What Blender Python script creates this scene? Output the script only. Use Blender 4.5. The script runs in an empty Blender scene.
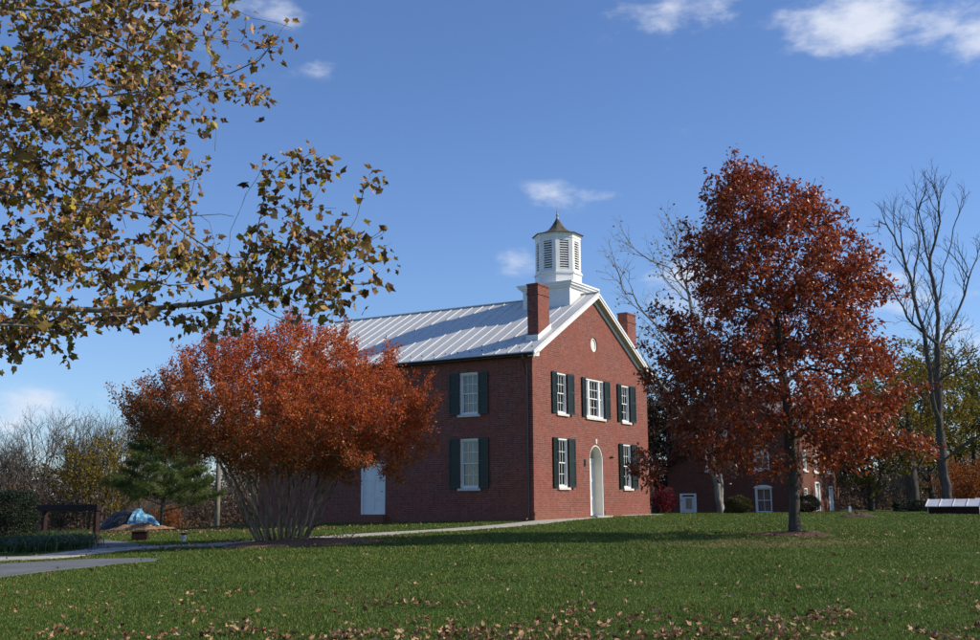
import bpy, math, random
import numpy as np
from mathutils import Vector, Matrix

rng = np.random.default_rng(11)
random.seed(5)
scn = bpy.context.scene
col = scn.collection
PI = math.pi
rad = math.radians

# ------------------------------------------------------------------ camera
FPX, HZ, ROLL = 1130.0, 183.5, 0.0075
TH = math.atan(HZ / FPX)
CAM = np.array([0, 0, 1.6])
_R0 = np.array([1.0, 0, 0]); FW = np.array([0, math.cos(TH), math.sin(TH)]); _U0 = np.array([0, -math.sin(TH), math.cos(TH)])
_c, _s = math.cos(ROLL), math.sin(ROLL)
RT = _R0 * _c - _U0 * _s
UP = _U0 * _c + _R0 * _s
cam = bpy.data.cameras.new('camera'); camo = bpy.data.objects.new('camera', cam); col.objects.link(camo)
M = Matrix((( RT[0], UP[0], -FW[0], 0), (RT[1], UP[1], -FW[1], 0), (RT[2], UP[2], -FW[2], 1.6), (0, 0, 0, 1)))
camo.matrix_world = M
cam.sensor_width = 36; cam.lens = FPX / 980 * 36; cam.clip_start = .1; cam.clip_end = 5000
scn.camera = camo

def ray(x, y):
    d = RT * (x - 490) + UP * (320 - y) + FW * FPX
    return d / d[1]
def at(x, y, D): return CAM + ray(x, y) * D

# ------------------------------------------------------------------ terrain
def sp(t, k): return np.logaddexp(0, t * k) / k
def gz(x, y):
    x = np.asarray(x, float); y = np.asarray(y, float)
    h = .0166 * (y - sp(y - 58, .5)) - .006 * (sp(y - 64, .4) - sp(y - 95, .1))
    lat = sp(1 - x, .8) - sp(-19 - x, .3)
    lat = .025 * lat
    near = 1 / (1 + np.exp(-(y - 2) * .4)) * .5 + .5
    z = h - lat * near - .62 / ((1 + np.exp((x + 15.5) / 1.2)) * (1 + np.exp(-(y - 62) / 3.5)))
    z = z + .018 * np.sin(x * .31 + y * .17) * np.sin(y * .23 + 1.3)
    return z
def g1(x, y): return float(gz(x, y))
def gp(px, py):
    r = ray(px, py); lo, hi = 3.0, 130.0
    for D in np.arange(5, 130, .25):
        p = CAM + r * D
        if p[2] < g1(p[0], p[1]):
            return np.array([p[0], p[1], g1(p[0], p[1])])
    p = CAM + r * 90
    return np.array([p[0], p[1], g1(p[0], p[1])])
def foot(px, D):
    x = (px - 490) / 1145.0 * D
    for _ in range(4):
        z = g1(x, D); k = ((np.array([x, D, z]) - CAM) @ RT) / ((np.array([x, D, z]) - CAM) @ FW) * FPX + 490
        x += (px - k) / 1145.0 * D
    return np.array([x, D, g1(x, D)])

# ------------------------------------------------------------------ object helpers
def tag(o, label=None, cat=None, group=None, kind=None):
    if label: o['label'] = label
    if cat: o['category'] = cat
    if group: o['group'] = group
    if kind: o['kind'] = kind
    return o
def empty(name, loc=(0, 0, 0), rz=0):
    o = bpy.data.objects.new(name, None); col.objects.link(o); o.location = [float(v) for v in loc]; o.rotation_euler = (0, 0, rz)
    o.empty_display_size = .3
    return o
def mesh_np(name, V, T, mat, parent=None, smooth=False, uv=None):
    """V (n,3), T (m,k) all faces of k corners"""
    V = np.asarray(V, np.float32); T = np.asarray(T, np.int32)
    me = bpy.data.meshes.new(name); m, k = T.shape
    me.vertices.add(len(V)); me.vertices.foreach_set('co', V.ravel())
    me.loops.add(m * k); me.loops.foreach_set('vertex_index', T.ravel())
    me.polygons.add(m); me.polygons.foreach_set('loop_start', np.arange(m, dtype=np.int32) * k)
    me.polygons.foreach_set('use_smooth', np.full(m, bool(smooth)))
    me.update(calc_edges=True)
    me.materials.append(mat)
    o = bpy.data.objects.new(name, me); col.objects.link(o)
    if parent: o.parent = parent
    return o

class MB:
    def __init__(s): s.v = []; s.f = []
    def quad(s, *p): 
        n = len(s.v); s.v += [tuple(map(float, q)) for q in p]; s.f.append(tuple(range(n, n + len(p))))
    def box(s, x0, x1, y0, y1, z0, z1):
        n = len(s.v)
        s.v += [(x0,y0,z0),(x1,y0,z0),(x1,y1,z0),(x0,y1,z0),(x0,y0,z1),(x1,y0,z1),(x1,y1,z1),(x0,y1,z1)]
        s.f += [(n,n+3,n+2,n+1),(n+4,n+5,n+6,n+7),(n,n+1,n+5,n+4),(n+1,n+2,n+6,n+5),(n+2,n+3,n+7,n+6),(n+3,n,n+4,n+7)]
    def prism(s, poly, vec):
        """closed prism: polygon (list of 3d) extruded by vec"""
        n = len(s.v); k = len(poly); vec = np.array(vec, float)
        s.v += [tuple(map(float, p)) for p in poly]; s.v += [tuple(map(float, np.array(p) + vec)) for p in poly]
        s.f.append(tuple(range(n + k - 1, n - 1, -1))); s.f.append(tuple(range(n + k, n + 2 * k)))
        for i in range(k):
            j = (i + 1) % k; s.f.append((n + i, n + j, n + k + j, n + k + i))
    def beam(s, a, b, w, h, up=(0, 0, 1)):
        a = np.array(a, float); b = np.array(b, float); d = b - a; d /= np.linalg.norm(d)
        sd = np.cross(d, up); sd /= np.linalg.norm(sd); u2 = np.cross(sd, d)
        q = [a + sd * w/2 + u2 * h/2, a - sd * w/2 + u2 * h/2, a - sd * w/2 - u2 * h/2, a + sd * w/2 - u2 * h/2]
        s.prism(q, b - a)
    def tube(s, pts, rs, n=10, cap=True):
        pts = [np.array(p, float) for p in pts]; base = len(s.v)
        if not hasattr(rs, '__len__'): rs = [rs] * len(pts)
        for i, p in enumerate(pts):
            d = pts[min(i + 1, len(pts) - 1)] - pts[max(i - 1, 0)]; d /= np.linalg.norm(d) + 1e-9
            ref = np.array([0, 0, 1.]) if abs(d[2]) < .9 else np.array([1., 0, 0])
            a = np.cross(d, ref); a /= np.linalg.norm(a); b = np.cross(d, a)
            for k in range(n):
                t = 2 * PI * k / n; s.v.append(tuple(p + rs[i] * (math.cos(t) * a + math.sin(t) * b)))
        for i in range(len(pts) - 1):
            for k in range(n):
                j = (k + 1) % n; o = base + i * n
                s.f.append((o + k, o + n + k, o + n + j, o + j))
        if cap:
            s.f.append(tuple(range(base, base + n))); s.f.append(tuple(range(base + (len(pts) - 1) * n + n - 1, base + (len(pts) - 1) * n - 1, -1)))
    def build(s, name, mat, parent=None, smooth=False, uv=True, bevel=0):
        me = bpy.data.meshes.new(name); me.from_pydata(s.v, [], s.f); me.materials.append(mat)
        me.validate(); me.update()
        if uv:
            ul = me.uv_layers.new(name='UVMap')
            for p in me.polygons:
                nrm = p.normal
                if abs(nrm.z) > .9: tx = Vector((1, 0, 0)); ty = Vector((0, 1, 0))
                else:
                    tx = Vector((0, 0, 1)).cross(nrm).normalized(); ty = nrm.cross(tx).normalized()
                for li in p.loop_indices:
                    co = me.vertices[me.loops[li].vertex_index].co
                    ul.data[li].uv = (co.dot(tx), co.dot(ty))
        if smooth:
            me.polygons.foreach_set('use_smooth', [True] * len(me.polygons))
        o = bpy.data.objects.new(name, me); col.objects.link(o)
        if parent: o.parent = parent
        if bevel:
            b = o.modifiers.new('bevel', 'BEVEL'); b.width = bevel; b.segments = 2; b.limit_method = 'ANGLE'
        return o

# ------------------------------------------------------------------ material helpers
class NT:
    def __init__(s, name):
        s.m = bpy.data.materials.new(name); s.m.use_nodes = True; s.t = s.m.node_tree; s.t.nodes.clear()
        s.out = s.n('ShaderNodeOutputMaterial')
    def n(s, typ, **kw):
        nd = s.t.nodes.new(typ)
        for k, v in kw.items():
            if k.startswith('_'): setattr(nd, k[1:], v)
            else:
                nd.inputs[k.replace('__', ' ')].default_value = v
        return nd
    def l(s, a, b): s.t.links.new(a, b)
    def ramp(s, fac, stops, interp='LINEAR'):
        r = s.n('ShaderNodeValToRGB'); cr = r.color_ramp; cr.interpolation = interp
        while len(cr.elements) < len(stops): cr.elements.new(.5)
        for e, (p, c) in zip(cr.elements, stops):
            e.position = p; e.color = (*c, 1) if len(c) == 3 else c
        s.l(fac, r.inputs[0]); return r.outputs[0]
    def noise(s, scale, vec=None, detail=4, rough=.55):
        n = s.n('ShaderNodeTexNoise'); n.inputs['Scale'].default_value = scale; n.inputs['Detail'].default_value = detail; n.inputs['Roughness'].default_value = rough
        if vec: s.l(vec, n.inputs['Vector'])
        return n.outputs[0]
    def mix(s, f, a, b, typ='MIX'):
        n = s.n('ShaderNodeMix', _data_type='RGBA', _blend_type=typ)
        for i, v in ((0, f), (6, a), (7, b)):
            if isinstance(v, (int, float)): n.inputs[i].default_value = v
            elif isinstance(v, tuple): n.inputs[i].default_value = (*v, 1)
            else: s.l(v, n.inputs[i])
        return n.outputs[2]
    def math(s, op, a, b=0, c=0):
        n = s.n('ShaderNodeMath', _operation=op)
        for i, v in enumerate((a, b, c)):
            if isinstance(v, (int, float)): n.inputs[i].default_value = v
            else: s.l(v, n.inputs[i])
        return n.outputs[0]
    def obj(s): return s.n('ShaderNodeTexCoord').outputs['Object']
    def pos(s): return s.n('ShaderNodeNewGeometry').outputs['Position']
    def bsdf(s, color, rough=.8, spec=.3, metal=0, bump=None, bstr=.3, bdist=.01):
        b = s.n('ShaderNodeBsdfPrincipled'); b.inputs['Roughness'].default_value = rough if isinstance(rough, float) else .5
        if not isinstance(rough, (int, float)): s.l(rough, b.inputs['Roughness'])
        b.inputs['Specular IOR Level'].default_value = spec; b.inputs['Metallic'].default_value = metal
        if isinstance(color, tuple): b.inputs['Base Color'].default_value = (*color, 1)
        else: s.l(color, b.inputs['Base Color'])
        if bump is not None:
            bn = s.n('ShaderNodeBump', Strength=bstr, Distance=bdist); s.l(bump, bn.inputs['Height']); s.l(bn.outputs[0], b.inputs['Normal'])
        return b.outputs[0]
    def done(s, sh): s.l(sh, s.out.inputs[0]); return s.m

def simple(name, c, rough=.7, spec=.3, metal=0, nscale=6, var=.15, bstr=.15):
    t = NT(name); v = t.obj(); n = t.noise(nscale, v, 5)
    lo = tuple(x * (1 - var) for x in c); hi = tuple(min(1, x * (1 + var)) for x in c)
    return t.done(t.bsdf(t.ramp(n, [(.3, lo), (.7, hi)]), float(rough), spec, metal, n, bstr))

def leafmat(name, cols, rough=.55, spec=.35, trans=.3, nscale=.8, namp=.5, low=None, lowz=(0, 1)):
    """cols: ramp of leaf colours; picked by per-leaf random + slow noise through the crown"""
    t = NT(name); g = t.n('ShaderNodeNewGeometry'); v = t.obj()
    n = t.noise(nscale, v, 3)
    f = t.math('ADD', t.math('MULTIPLY', g.outputs['Random Per Island'], 1 - namp), t.math('MULTIPLY', n, namp))
    k = len(cols); c = t.ramp(f, [(.08 + .84 * i / (k - 1), q) for i, q in enumerate(cols)])
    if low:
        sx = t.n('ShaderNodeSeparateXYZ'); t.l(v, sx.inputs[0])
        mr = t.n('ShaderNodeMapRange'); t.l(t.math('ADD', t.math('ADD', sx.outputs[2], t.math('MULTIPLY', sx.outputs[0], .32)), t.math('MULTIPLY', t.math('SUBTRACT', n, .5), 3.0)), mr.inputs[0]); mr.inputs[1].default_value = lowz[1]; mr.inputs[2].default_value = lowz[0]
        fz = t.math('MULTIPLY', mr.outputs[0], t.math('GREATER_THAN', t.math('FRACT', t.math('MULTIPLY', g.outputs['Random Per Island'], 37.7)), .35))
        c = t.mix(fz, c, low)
    b = t.bsdf(c, float(rough), spec)
    tr = t.n('ShaderNodeBsdfTranslucent'); t.l(c, tr.inputs[0])
    mx = t.n('ShaderNodeMixShader'); mx.inputs[0].default_value = trans; t.l(b, mx.inputs[1]); t.l(tr.outputs[0], mx.inputs[2])
    return t.done(mx.outputs[0])

def barkmat(name, a, b, scale=7):
    t = NT(name); v = t.obj(); mp = t.n('ShaderNodeMapping'); mp.inputs['Scale'].default_value = (1, 1, .25); t.l(v, mp.inputs[0])
    n = t.noise(scale, mp.outputs[0], 6, .65); n2 = t.noise(1.1, v, 2)
    c = t.mix(t.math('MULTIPLY', n2, .5), t.ramp(n, [(.35, a), (.65, b)]), tuple(x * .55 for x in b))
    return t.done(t.bsdf(c, .9, .15, 0, n, .6, .02))

def brickmat(name, c1, c2, mortar, patch, scale=1.0, dirt=(.12, .05, .035)):
    t = NT(name); uv = t.n('ShaderNodeTexCoord').outputs['UV']
    br = t.n('ShaderNodeTexBrick', _offset=.5, _squash=.5, _squash_frequency=2, _offset_frequency=2)
    br.inputs['Scale'].default_value = scale
    br.inputs['Mortar Size'].default_value = .013; br.inputs['Mortar Smooth'].default_value = .3
    br.inputs['Brick Width'].default_value = .235; br.inputs['Row Height'].default_value = .082; br.inputs['Bias'].default_value = -.1
    br.inputs['Color1'].default_value = (*c1, 1); br.inputs['Color2'].default_value = (*c2, 1); br.inputs['Mortar'].default_value = (*mortar, 1)
    t.l(uv, br.inputs['Vector'])
    n = t.noise(.55, uv, 5, .6); n2 = t.noise(9, uv, 4, .6); n3 = t.noise(2.2, uv, 4, .7)
    c = t.mix(t.ramp(n, [(.38, (0, 0, 0)), (.66, (.7, .7, .7))]), br.outputs[0], patch, 'MIX')
    c = t.mix(t.ramp(n3, [(.45, (0, 0, 0)), (.75, (.4, .4, .4))]), c, dirt)
    c = t.mix(.55, c, t.ramp(n2, [(.3, (.55, .55, .55)), (.7, (1.25, 1.2, 1.2))]), 'MULTIPLY')
    # damp, mossy stain at the foot of the wall
    sx = t.n('ShaderNodeSeparateXYZ'); t.l(uv, sx.inputs[0])
    mr = t.n('ShaderNodeMapRange'); t.l(t.math('ADD', sx.outputs[1], t.math('MULTIPLY', n3, -.5)), mr.inputs[0])
    mr.inputs[1].default_value = 1.0; mr.inputs[2].default_value = .55; mr.inputs[4].default_value = .5
    c = t.mix(mr.outputs[0], c, (.2, .1, .055))
    return t.done(t.bsdf(c, .88, .2, 0, br.outputs[1], -.5 if False else .5, -.006))

# ------------------------------------------------------------------ world and sun
SUN_AZ, SUN_EL = 93.0, 33.5
w = bpy.data.worlds.new('World'); scn.world = w; w.use_nodes = True
wt = w.node_tree; wt.nodes.clear()
class WT(NT):
    def __init__(s, t): s.t = t
W = WT(wt)
out = W.n('ShaderNodeOutputWorld')
sky = W.n('ShaderNodeTexSky', _sky_type='NISHITA', _sun_disc=False)
sky.sun_elevation = rad(SUN_EL); sky.sun_rotation = rad(SUN_AZ); sky.altitude = 100; sky.air_density = 1.0; sky.dust_density = .35; sky.ozone_density = 1.9
skyc = W.mix(1.0, sky.outputs[0], (.74, .90, 1.20), 'MULTIPLY')
bg = W.n('ShaderNodeBackground'); W.l(skyc, bg.inputs[0]); bg.inputs[1].default_value = .122
tc = W.n('ShaderNodeTexCoord').outputs['Generated']
def vmath(op, a, b=None):
    n = W.n('ShaderNodeVectorMath', _operation=op)
    for i, v in enumerate((a, b)):
        if v is None: continue
        if isinstance(v, tuple): n.inputs[i].default_value = v
        else: W.l(v, n.inputs[i])
    return n
nz = W.n('ShaderNodeTexNoise'); nz.inputs['Scale'].default_value = 14; nz.inputs['Detail'].default_value = 9; nz.inputs['Roughness'].default_value = .6
mpn = W.n('ShaderNodeMapping'); mpn.inputs['Scale'].default_value = (1, 1, 2.1); W.l(tc, mpn.inputs[0]); W.l(mpn.outputs[0], nz.inputs['Vector'])
nd = W.n('ShaderNodeTexNoise'); nd.inputs['Scale'].default_value = 5; nd.inputs['Detail'].default_value = 4; W.l(tc, nd.inputs['Vector'])
dist = vmath('SCALE', vmath('SUBTRACT', nd.outputs[1], (.5, .5, .5)).outputs[0]); dist.inputs[3].default_value = .09
vv = vmath('ADD', tc, dist.outputs[0]).outputs[0]
acc = None
# (px, py, half width, half height, strength)
for (px, py, a, b, st) in [(690, 18, 78, 38, .82), (870, 34, 100, 50, .84), (990, 44, 70, 44, .6), (575, 188, 66, 20, .62), (515, 270, 34, 20, .62),
        (308, 55, 46, 16, .35), (250, 2, 60, 18, .5), (690, 285, 60, 45, .62), (915, 290, 95, 42, .62), (30, 402, 190, 30, .6), (15, 388, 40, 12, .6),
        (130, 60, 120, 60, .35), (990, 340, 90, 50, .5), (150, 425, 240, 34, .5), (700, 120, 60, 20, .12), (-250, 100, 150, 60, .7), (1300, 150, 160, 60, .7)]:
    d = ray(px, py); d = d / np.linalg.norm(d)
    s = vmath('SUBTRACT', vv, tuple(float(q) for q in d)); m = vmath('MULTIPLY', s.outputs[0], (1160 / a, 1160 / max(a, b) * .7, 1160 / b))
    ln = vmath('LENGTH', m.outputs[0])
    f = W.n('ShaderNodeMapRange', _interpolation_type='SMOOTHSTEP'); W.l(ln.outputs['Value'], f.inputs[0])
    f.inputs[1].default_value = 1.25; f.inputs[2].default_value = 0; f.inputs[3].default_value = 0; f.inputs[4].default_value = st
    acc = f.outputs[0] if acc is None else W.math('MAXIMUM', acc, f.outputs[0])
nb = W.math('ADD', W.math('MULTIPLY', nz.outputs[0], 2.6), -1.38)
cmr = W.n('ShaderNodeMapRange', _interpolation_type='SMOOTHSTEP'); W.l(W.math('ADD', acc, W.math('MULTIPLY', nb, W.math('GREATER_THAN', acc, .005))), cmr.inputs[0])
cmr.inputs[1].default_value = .05; cmr.inputs[2].default_value = 1.05; cmr.inputs[3].default_value = 0; cmr.inputs[4].default_value = .92
cm = W.math('MULTIPLY', cmr.outputs[0], W.math('MINIMUM', W.math('MULTIPLY', acc, 4.0), 1.0))
cbg = W.n('ShaderNodeBackground'); cbg.inputs[0].default_value = (.78, .83, .95, 1); cbg.inputs[1].default_value = .95
ms = W.n('ShaderNodeMixShader'); W.l(cm, ms.inputs[0]); W.l(bg.outputs[0], ms.inputs[1]); W.l(cbg.outputs[0], ms.inputs[2])
W.l(ms.outputs[0], out.inputs[0])

sl = bpy.data.lights.new('sun', 'SUN'); sl.energy = 5.0; sl.angle = rad(.53); sl.color = (1, .90, .74)
so = bpy.data.objects.new('sun', sl); col.objects.link(so)
sd = Vector((math.sin(rad(SUN_AZ)) * math.cos(rad(SUN_EL)), math.cos(rad(SUN_AZ)) * math.cos(rad(SUN_EL)), math.sin(rad(SUN_EL))))
so.rotation_euler = sd.to_track_quat('Z', 'Y').to_euler()
so.location = (60, 20, 60)
scn.view_settings.view_transform = 'Standard'; scn.view_settings.look = 'None'; scn.view_settings.gamma = 1
scn.view_settings.exposure = 0.06; scn.view_settings.use_curve_mapping = False
scn.cycles.max_bounces = 6; scn.cycles.transparent_max_bounces = 8; scn.cycles.use_denoising = True

# ------------------------------------------------------------------ materials
m_brick = brickmat('red_brick', (.28, .078, .056), (.11, .028, .024), (.26, .165, .135), (.26, .08, .058))
m_brick2 = brickmat('jail_brick', (.19, .066, .04), (.10, .032, .024), (.15, .10, .075), (.15, .05, .034))
m_white = simple('white_paint', (.78, .78, .76), .5, .4, 0, 3, .06, .05)
m_cream = simple('cream_paint', (.66, .64, .56), .5, .4, 0, 2, .06, .05)
m_soffit = simple('tan_paint', (.55, .46, .35), .6, .3, 0, 2, .08, .05)
m_green = simple('shutter_green', (.009, .022, .020), .4, .4, 0, 4, .25, .05)
m_slate = simple('grey_slate', (.09, .095, .10), .6, .3)
m_dark = simple('dark_iron', (.02, .018, .017), .5, .4, 0, 8, .2, .05)
m_gutter = simple('brown_gutter', (.038, .024, .022), .4, .5, 0, 4, .15, .05)
m_stone = simple('sill_stone', (.62, .59, .53), .8, .2, 0, 9, .12, .2)
m_concrete = simple('concrete', (.42, .39, .34), .9, .15, 0, 2.5, .14, .3)
m_shingle = None
def metal_roof():
    t = NT('tin_roof'); v = t.obj(); mp = t.n('ShaderNodeMapping'); mp.inputs['Scale'].default_value = (.5, 3, .5); t.l(v, mp.inputs[0])
    n = t.noise(1.2, mp.outputs[0], 5, .6); n2 = t.noise(14, v, 4)
    c = t.ramp(n, [(.3, (.58, .58, .56)), (.7, (.66, .66, .64))])
    c = t.mix(.25, c, t.ramp(n2, [(.3, (.7, .7, .7)), (.7, (1.1, 1.1, 1.1))]), 'MULTIPLY')
    return t.done(t.bsdf(c, .5, .35, .0, n, .03, .01))
m_roof = metal_roof()
def shingle():
    t = NT('wood_shingle'); v = t.obj(); br = t.n('ShaderNodeTexBrick', _offset=.5); t.l(t.n('ShaderNodeTexCoord').outputs['UV'], br.inputs['Vector'])
    br.inputs['Scale'].default_value = 1; br.inputs['Brick Width'].default_value = .11; br.inputs['Row Height'].default_value = .1; br.inputs['Mortar Size'].default_value = .006
    br.inputs['Color1'].default_value = (.16, .15, .135, 1); br.inputs['Color2'].default_value = (.075, .07, .064, 1); br.inputs['Mortar'].default_value = (.03, .025, .02, 1)
    n = t.noise(5, v, 5); c = t.mix(.6, br.outputs[0], t.ramp(n, [(.3, (.5, .5, .5)), (.7, (1.5, 1.45, 1.3))]), 'MULTIPLY')
    return t.done(t.bsdf(c, .9, .2, 0, br.outputs[1], .5, -.01))
m_shingle = shingle()
def glassmat():
    t = NT('window_glass'); g = t.n('ShaderNodeBsdfGlossy', Roughness=.02); tr = t.n('ShaderNodeBsdfTransparent'); tr.inputs[0].default_value = (.8, .84, .82, 1)
    fr = t.n('ShaderNodeFresnel', IOR=1.5); mx = t.n('ShaderNodeMixShader'); t.l(t.math('ADD', fr.outputs[0], .015), mx.inputs[0]); t.l(tr.outputs[0], mx.inputs[1]); t.l(g.outputs[0], mx.inputs[2])
    return t.done(mx.outputs[0])
m_glass = glassmat()
def curtain(name, a, b):
    t = NT(name); v = t.n('ShaderNodeTexCoord').outputs['UV']; wv = t.n('ShaderNodeTexWave', Scale=3.2, Distortion=2.5, Detail=2.0); t.l(v, wv.inputs[0])
    return t.done(t.bsdf(t.ramp(wv.outputs[0], [(.2, a), (.8, b)]), .9, .1, 0, wv.outputs[0], .6, .03))
m_curtain3 = curtain('olive_curtain', (.07, .065, .045), (.16, .145, .10))
m_curtain = curtain('beige_curtain', (.30, .23, .15), (.50, .40, .27))
m_curtain2 = curtain('grey_curtain', (.20, .20, .16), (.38, .37, .30))
m_room = simple('dim_interior', (.05, .045, .035), .9, .1)

b_dark = barkmat('dark_bark', (.045, .036, .03), (.13, .11, .095))
b_grey = barkmat('grey_bark', (.12, .10, .085), (.30, .265, .23))
b_mid = barkmat('weathered_bark', (.05, .044, .038), (.15, .13, .115))
b_pale = barkmat('pale_bark', (.09, .085, .07), (.40, .375, .32), 4)
b_syc = barkmat('sycamore_bark', (.10, .085, .07), (.36, .32, .26), 5)
b_tan = barkmat('tan_bark', (.05, .036, .026), (.42, .31, .21), 5)
b_twig = barkmat('twig_bark', (.12, .10, .09), (.24, .21, .19))
b_far = barkmat('far_bark', (.065, .052, .045), (.13, .11, .095))

l_syc = leafmat('withered_leaf', [(.05, .025, .012), (.13, .065, .025), (.38, .19, .075), (.54, .31, .13), (.24, .14, .025), (.17, .14, .025), (.50, .35, .04)], .5, .35, .24, 1.5, .15)
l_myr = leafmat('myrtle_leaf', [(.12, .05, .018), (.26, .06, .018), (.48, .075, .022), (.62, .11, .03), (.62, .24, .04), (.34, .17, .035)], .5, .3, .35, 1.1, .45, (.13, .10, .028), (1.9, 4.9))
l_oak = leafmat('oak_leaf', [(.08, .020, .009), (.18, .034, .013), (.34, .058, .018), (.46, .098, .024), (.48, .20, .04)], .38, .5, .32, .9, .35)
l_yel = leafmat('yellow_leaf', [(.07, .06, .02), (.16, .12, .02), (.30, .20, .02), (.11, .10, .025)], .6, .2, .35, .5, .5)
l_olive = leafmat('olive_leaf', [(.05, .055, .015), (.10, .10, .02), (.19, .17, .025), (.12, .08, .02)], .6, .2, .35, .4, .6)
l_brown = leafmat('brown_leaf', [(.05, .035, .025), (.10, .065, .04), (.15, .095, .055), (.08, .065, .035)], .7, .2, .3, .5, .5)
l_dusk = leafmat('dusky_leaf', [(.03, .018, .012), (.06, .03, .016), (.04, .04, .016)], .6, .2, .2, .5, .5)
l_orange = leafmat('orange_leaf', [(.2, .05, .02), (.36, .10, .02), (.25, .13, .03)], .6, .2, .35, 1, .5)
l_crim = leafmat('crimson_leaf', [(.12, .01, .015), (.24, .015, .03)], .6, .2, .35, 1, .5)
l_box = leafmat('boxwood_leaf', [(.03, .035, .01), (.07, .07, .015), (.13, .11, .02)], .5, .3, .2, 2, .4)
l_hedge = leafmat('dark_hedge_leaf', [(.01, .018, .01), (.02, .035, .016), (.035, .05, .02)], .5, .3, .15, 2, .4)
l_pine = leafmat('pine_needle', [(.04, .065, .015), (.09, .13, .025), (.17, .20, .045)], .5, .3, .2, .6, .5)
l_liri = leafmat('strap_leaf', [(.02, .04, .012), (.04, .07, .016), (.10, .13, .03)], .4, .4, .2, 2, .3)
l_litter = leafmat('fallen_leaf', [(.10, .04, .018), (.22, .11, .055), (.40, .235, .125), (.50, .32, .18), (.17, .065, .03)], .7, .25, .1, 1, .1)

def patchfac(t, pos):
    """worn, sun-bleached turf patches at their places on the lawn (0..1)"""
    n = t.noise(.9, pos, 4, .6)
    acc = None
    for (cx, cy, a, b, st) in [(7.3, 30.0, 3.6, 2.2, 1.0), (13.4, 31.0, 2.6, .9, .5), (1.5, 26, 2.4, .8, .4), (-2.5, 17.5, 1.6, 1.0, .25)]:
        s = t.n('ShaderNodeVectorMath', _operation='SUBTRACT'); t.l(pos, s.inputs[0]); s.inputs[1].default_value = (cx, cy, .5)
        m = t.n('ShaderNodeVectorMath', _operation='MULTIPLY'); t.l(s.outputs[0], m.inputs[0]); m.inputs[1].default_value = (1 / a, 1 / b, 0)
        ln = t.n('ShaderNodeVectorMath', _operation='LENGTH'); t.l(m.outputs[0], ln.inputs[0])
        f = t.n('ShaderNodeMapRange', _interpolation_type='SMOOTHSTEP'); t.l(ln.outputs['Value'], f.inputs[0])
        f.inputs[1].default_value = 1.2; f.inputs[2].default_value = .2; f.inputs[3].default_value = 0; f.inputs[4].default_value = st
        acc = f.outputs[0] if acc is None else t.math('MAXIMUM', acc, f.outputs[0])
    return t.math('MULTIPLY', acc, t.ramp(n, [(.35, (.2, .2, .2)), (.6, (1, 1, 1))]))
def grassmat():
    t = NT('grass_blade'); g = t.n('ShaderNodeNewGeometry'); pos = g.outputs['Position']
    n = t.noise(.35, pos, 5, .65); r = g.outputs['Random Per Island']
    f = t.math('ADD', t.math('MULTIPLY', r, .6), t.math('MULTIPLY', n, .5))
    c = t.ramp(f, [(.15, (.032, .070, .008)), (.42, (.078, .126, .017)), (.65, (.125, .170, .028)), (.87, (.225, .215, .06)), (1.0, (.28, .23, .10))])
    c = t.mix(t.math('MULTIPLY', patchfac(t, pos), .7), c, (.26, .19, .09))
    b = t.bsdf(c, .55, .25); tr = t.n('ShaderNodeBsdfTranslucent'); t.l(c, tr.inputs[0])
    mx = t.n('ShaderNodeMixShader'); mx.inputs[0].default_value = .25; t.l(b, mx.inputs[1]); t.l(tr.outputs[0], mx.inputs[2])
    return t.done(mx.outputs[0])
def lawnmat():
    t = NT('lawn'); pos = t.pos(); n = t.noise(.35, pos, 5, .65); n2 = t.noise(18, pos, 5, .7)
    c = t.ramp(n, [(.3, (.040, .085, .012)), (.7, (.070, .125, .018))])
    c = t.mix(.8, c, t.ramp(n2, [(.3, (.45, .45, .45)), (.7, (1.3, 1.3, 1.2))]), 'MULTIPLY')
    c = t.mix(patchfac(t, pos), c, (.24, .17, .085))
    # forest floor beyond the lawn
    sx = t.n('ShaderNodeSeparateXYZ'); t.l(pos, sx.inputs[0]); mr = t.n('ShaderNodeMapRange')
    t.l(t.math('ADD', sx.outputs[1], t.math('MULTIPLY', n, 14)), mr.inputs[0]); mr.inputs[1].default_value = 98; mr.inputs[2].default_value = 106
    nf = t.noise(3, pos, 6, .7)
    c = t.mix(mr.outputs[0], c, t.ramp(nf, [(.3, (.06, .04, .025)), (.7, (.16, .10, .06))]))
    return t.done(t.bsdf(c, .95, .1, 0, n2, .8, .03))
m_grass = grassmat(); m_lawn = lawnmat()
def mulchmat():
    t = NT('mulch'); pos = t.pos(); n = t.noise(22, pos, 5, .75); n2 = t.noise(2, pos, 3)
    c = t.ramp(n, [(.3, (.07, .042, .03)), (.5, (.2, .125, .08)), (.72, (.42, .29, .2))])
    return t.done(t.bsdf(c, .95, .1, 0, n, 1.0, .05))
m_mulch = mulchmat()
m_mulch2 = simple('dark_mulch', (.10, .062, .045), .95, .1, 0, 12, .5, 1.0)
def asphaltmat():
    t = NT('asphalt'); pos = t.pos(); n = t.noise(60, pos, 4, .8); n2 = t.noise(.8, pos, 4)
    c = t.mix(.5, t.ramp(n2, [(.3, (.11, .12, .125)), (.7, (.17, .175, .18))]), t.ramp(n, [(.3, (.6, .6, .6)), (.7, (1.4, 1.4, 1.4))]), 'MULTIPLY')
    return t.done(t.bsdf(c, .9, .2, 0, n, .5, .01))
m_asphalt = asphaltmat()
m_soil = simple('bare_soil', (.30, .19, .12), .95, .1, 0, 5, .4, .8)
m_timber = simple('dark_timber', (.032, .014, .013), .75, .2, 0, 7, .35, .4)

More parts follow.
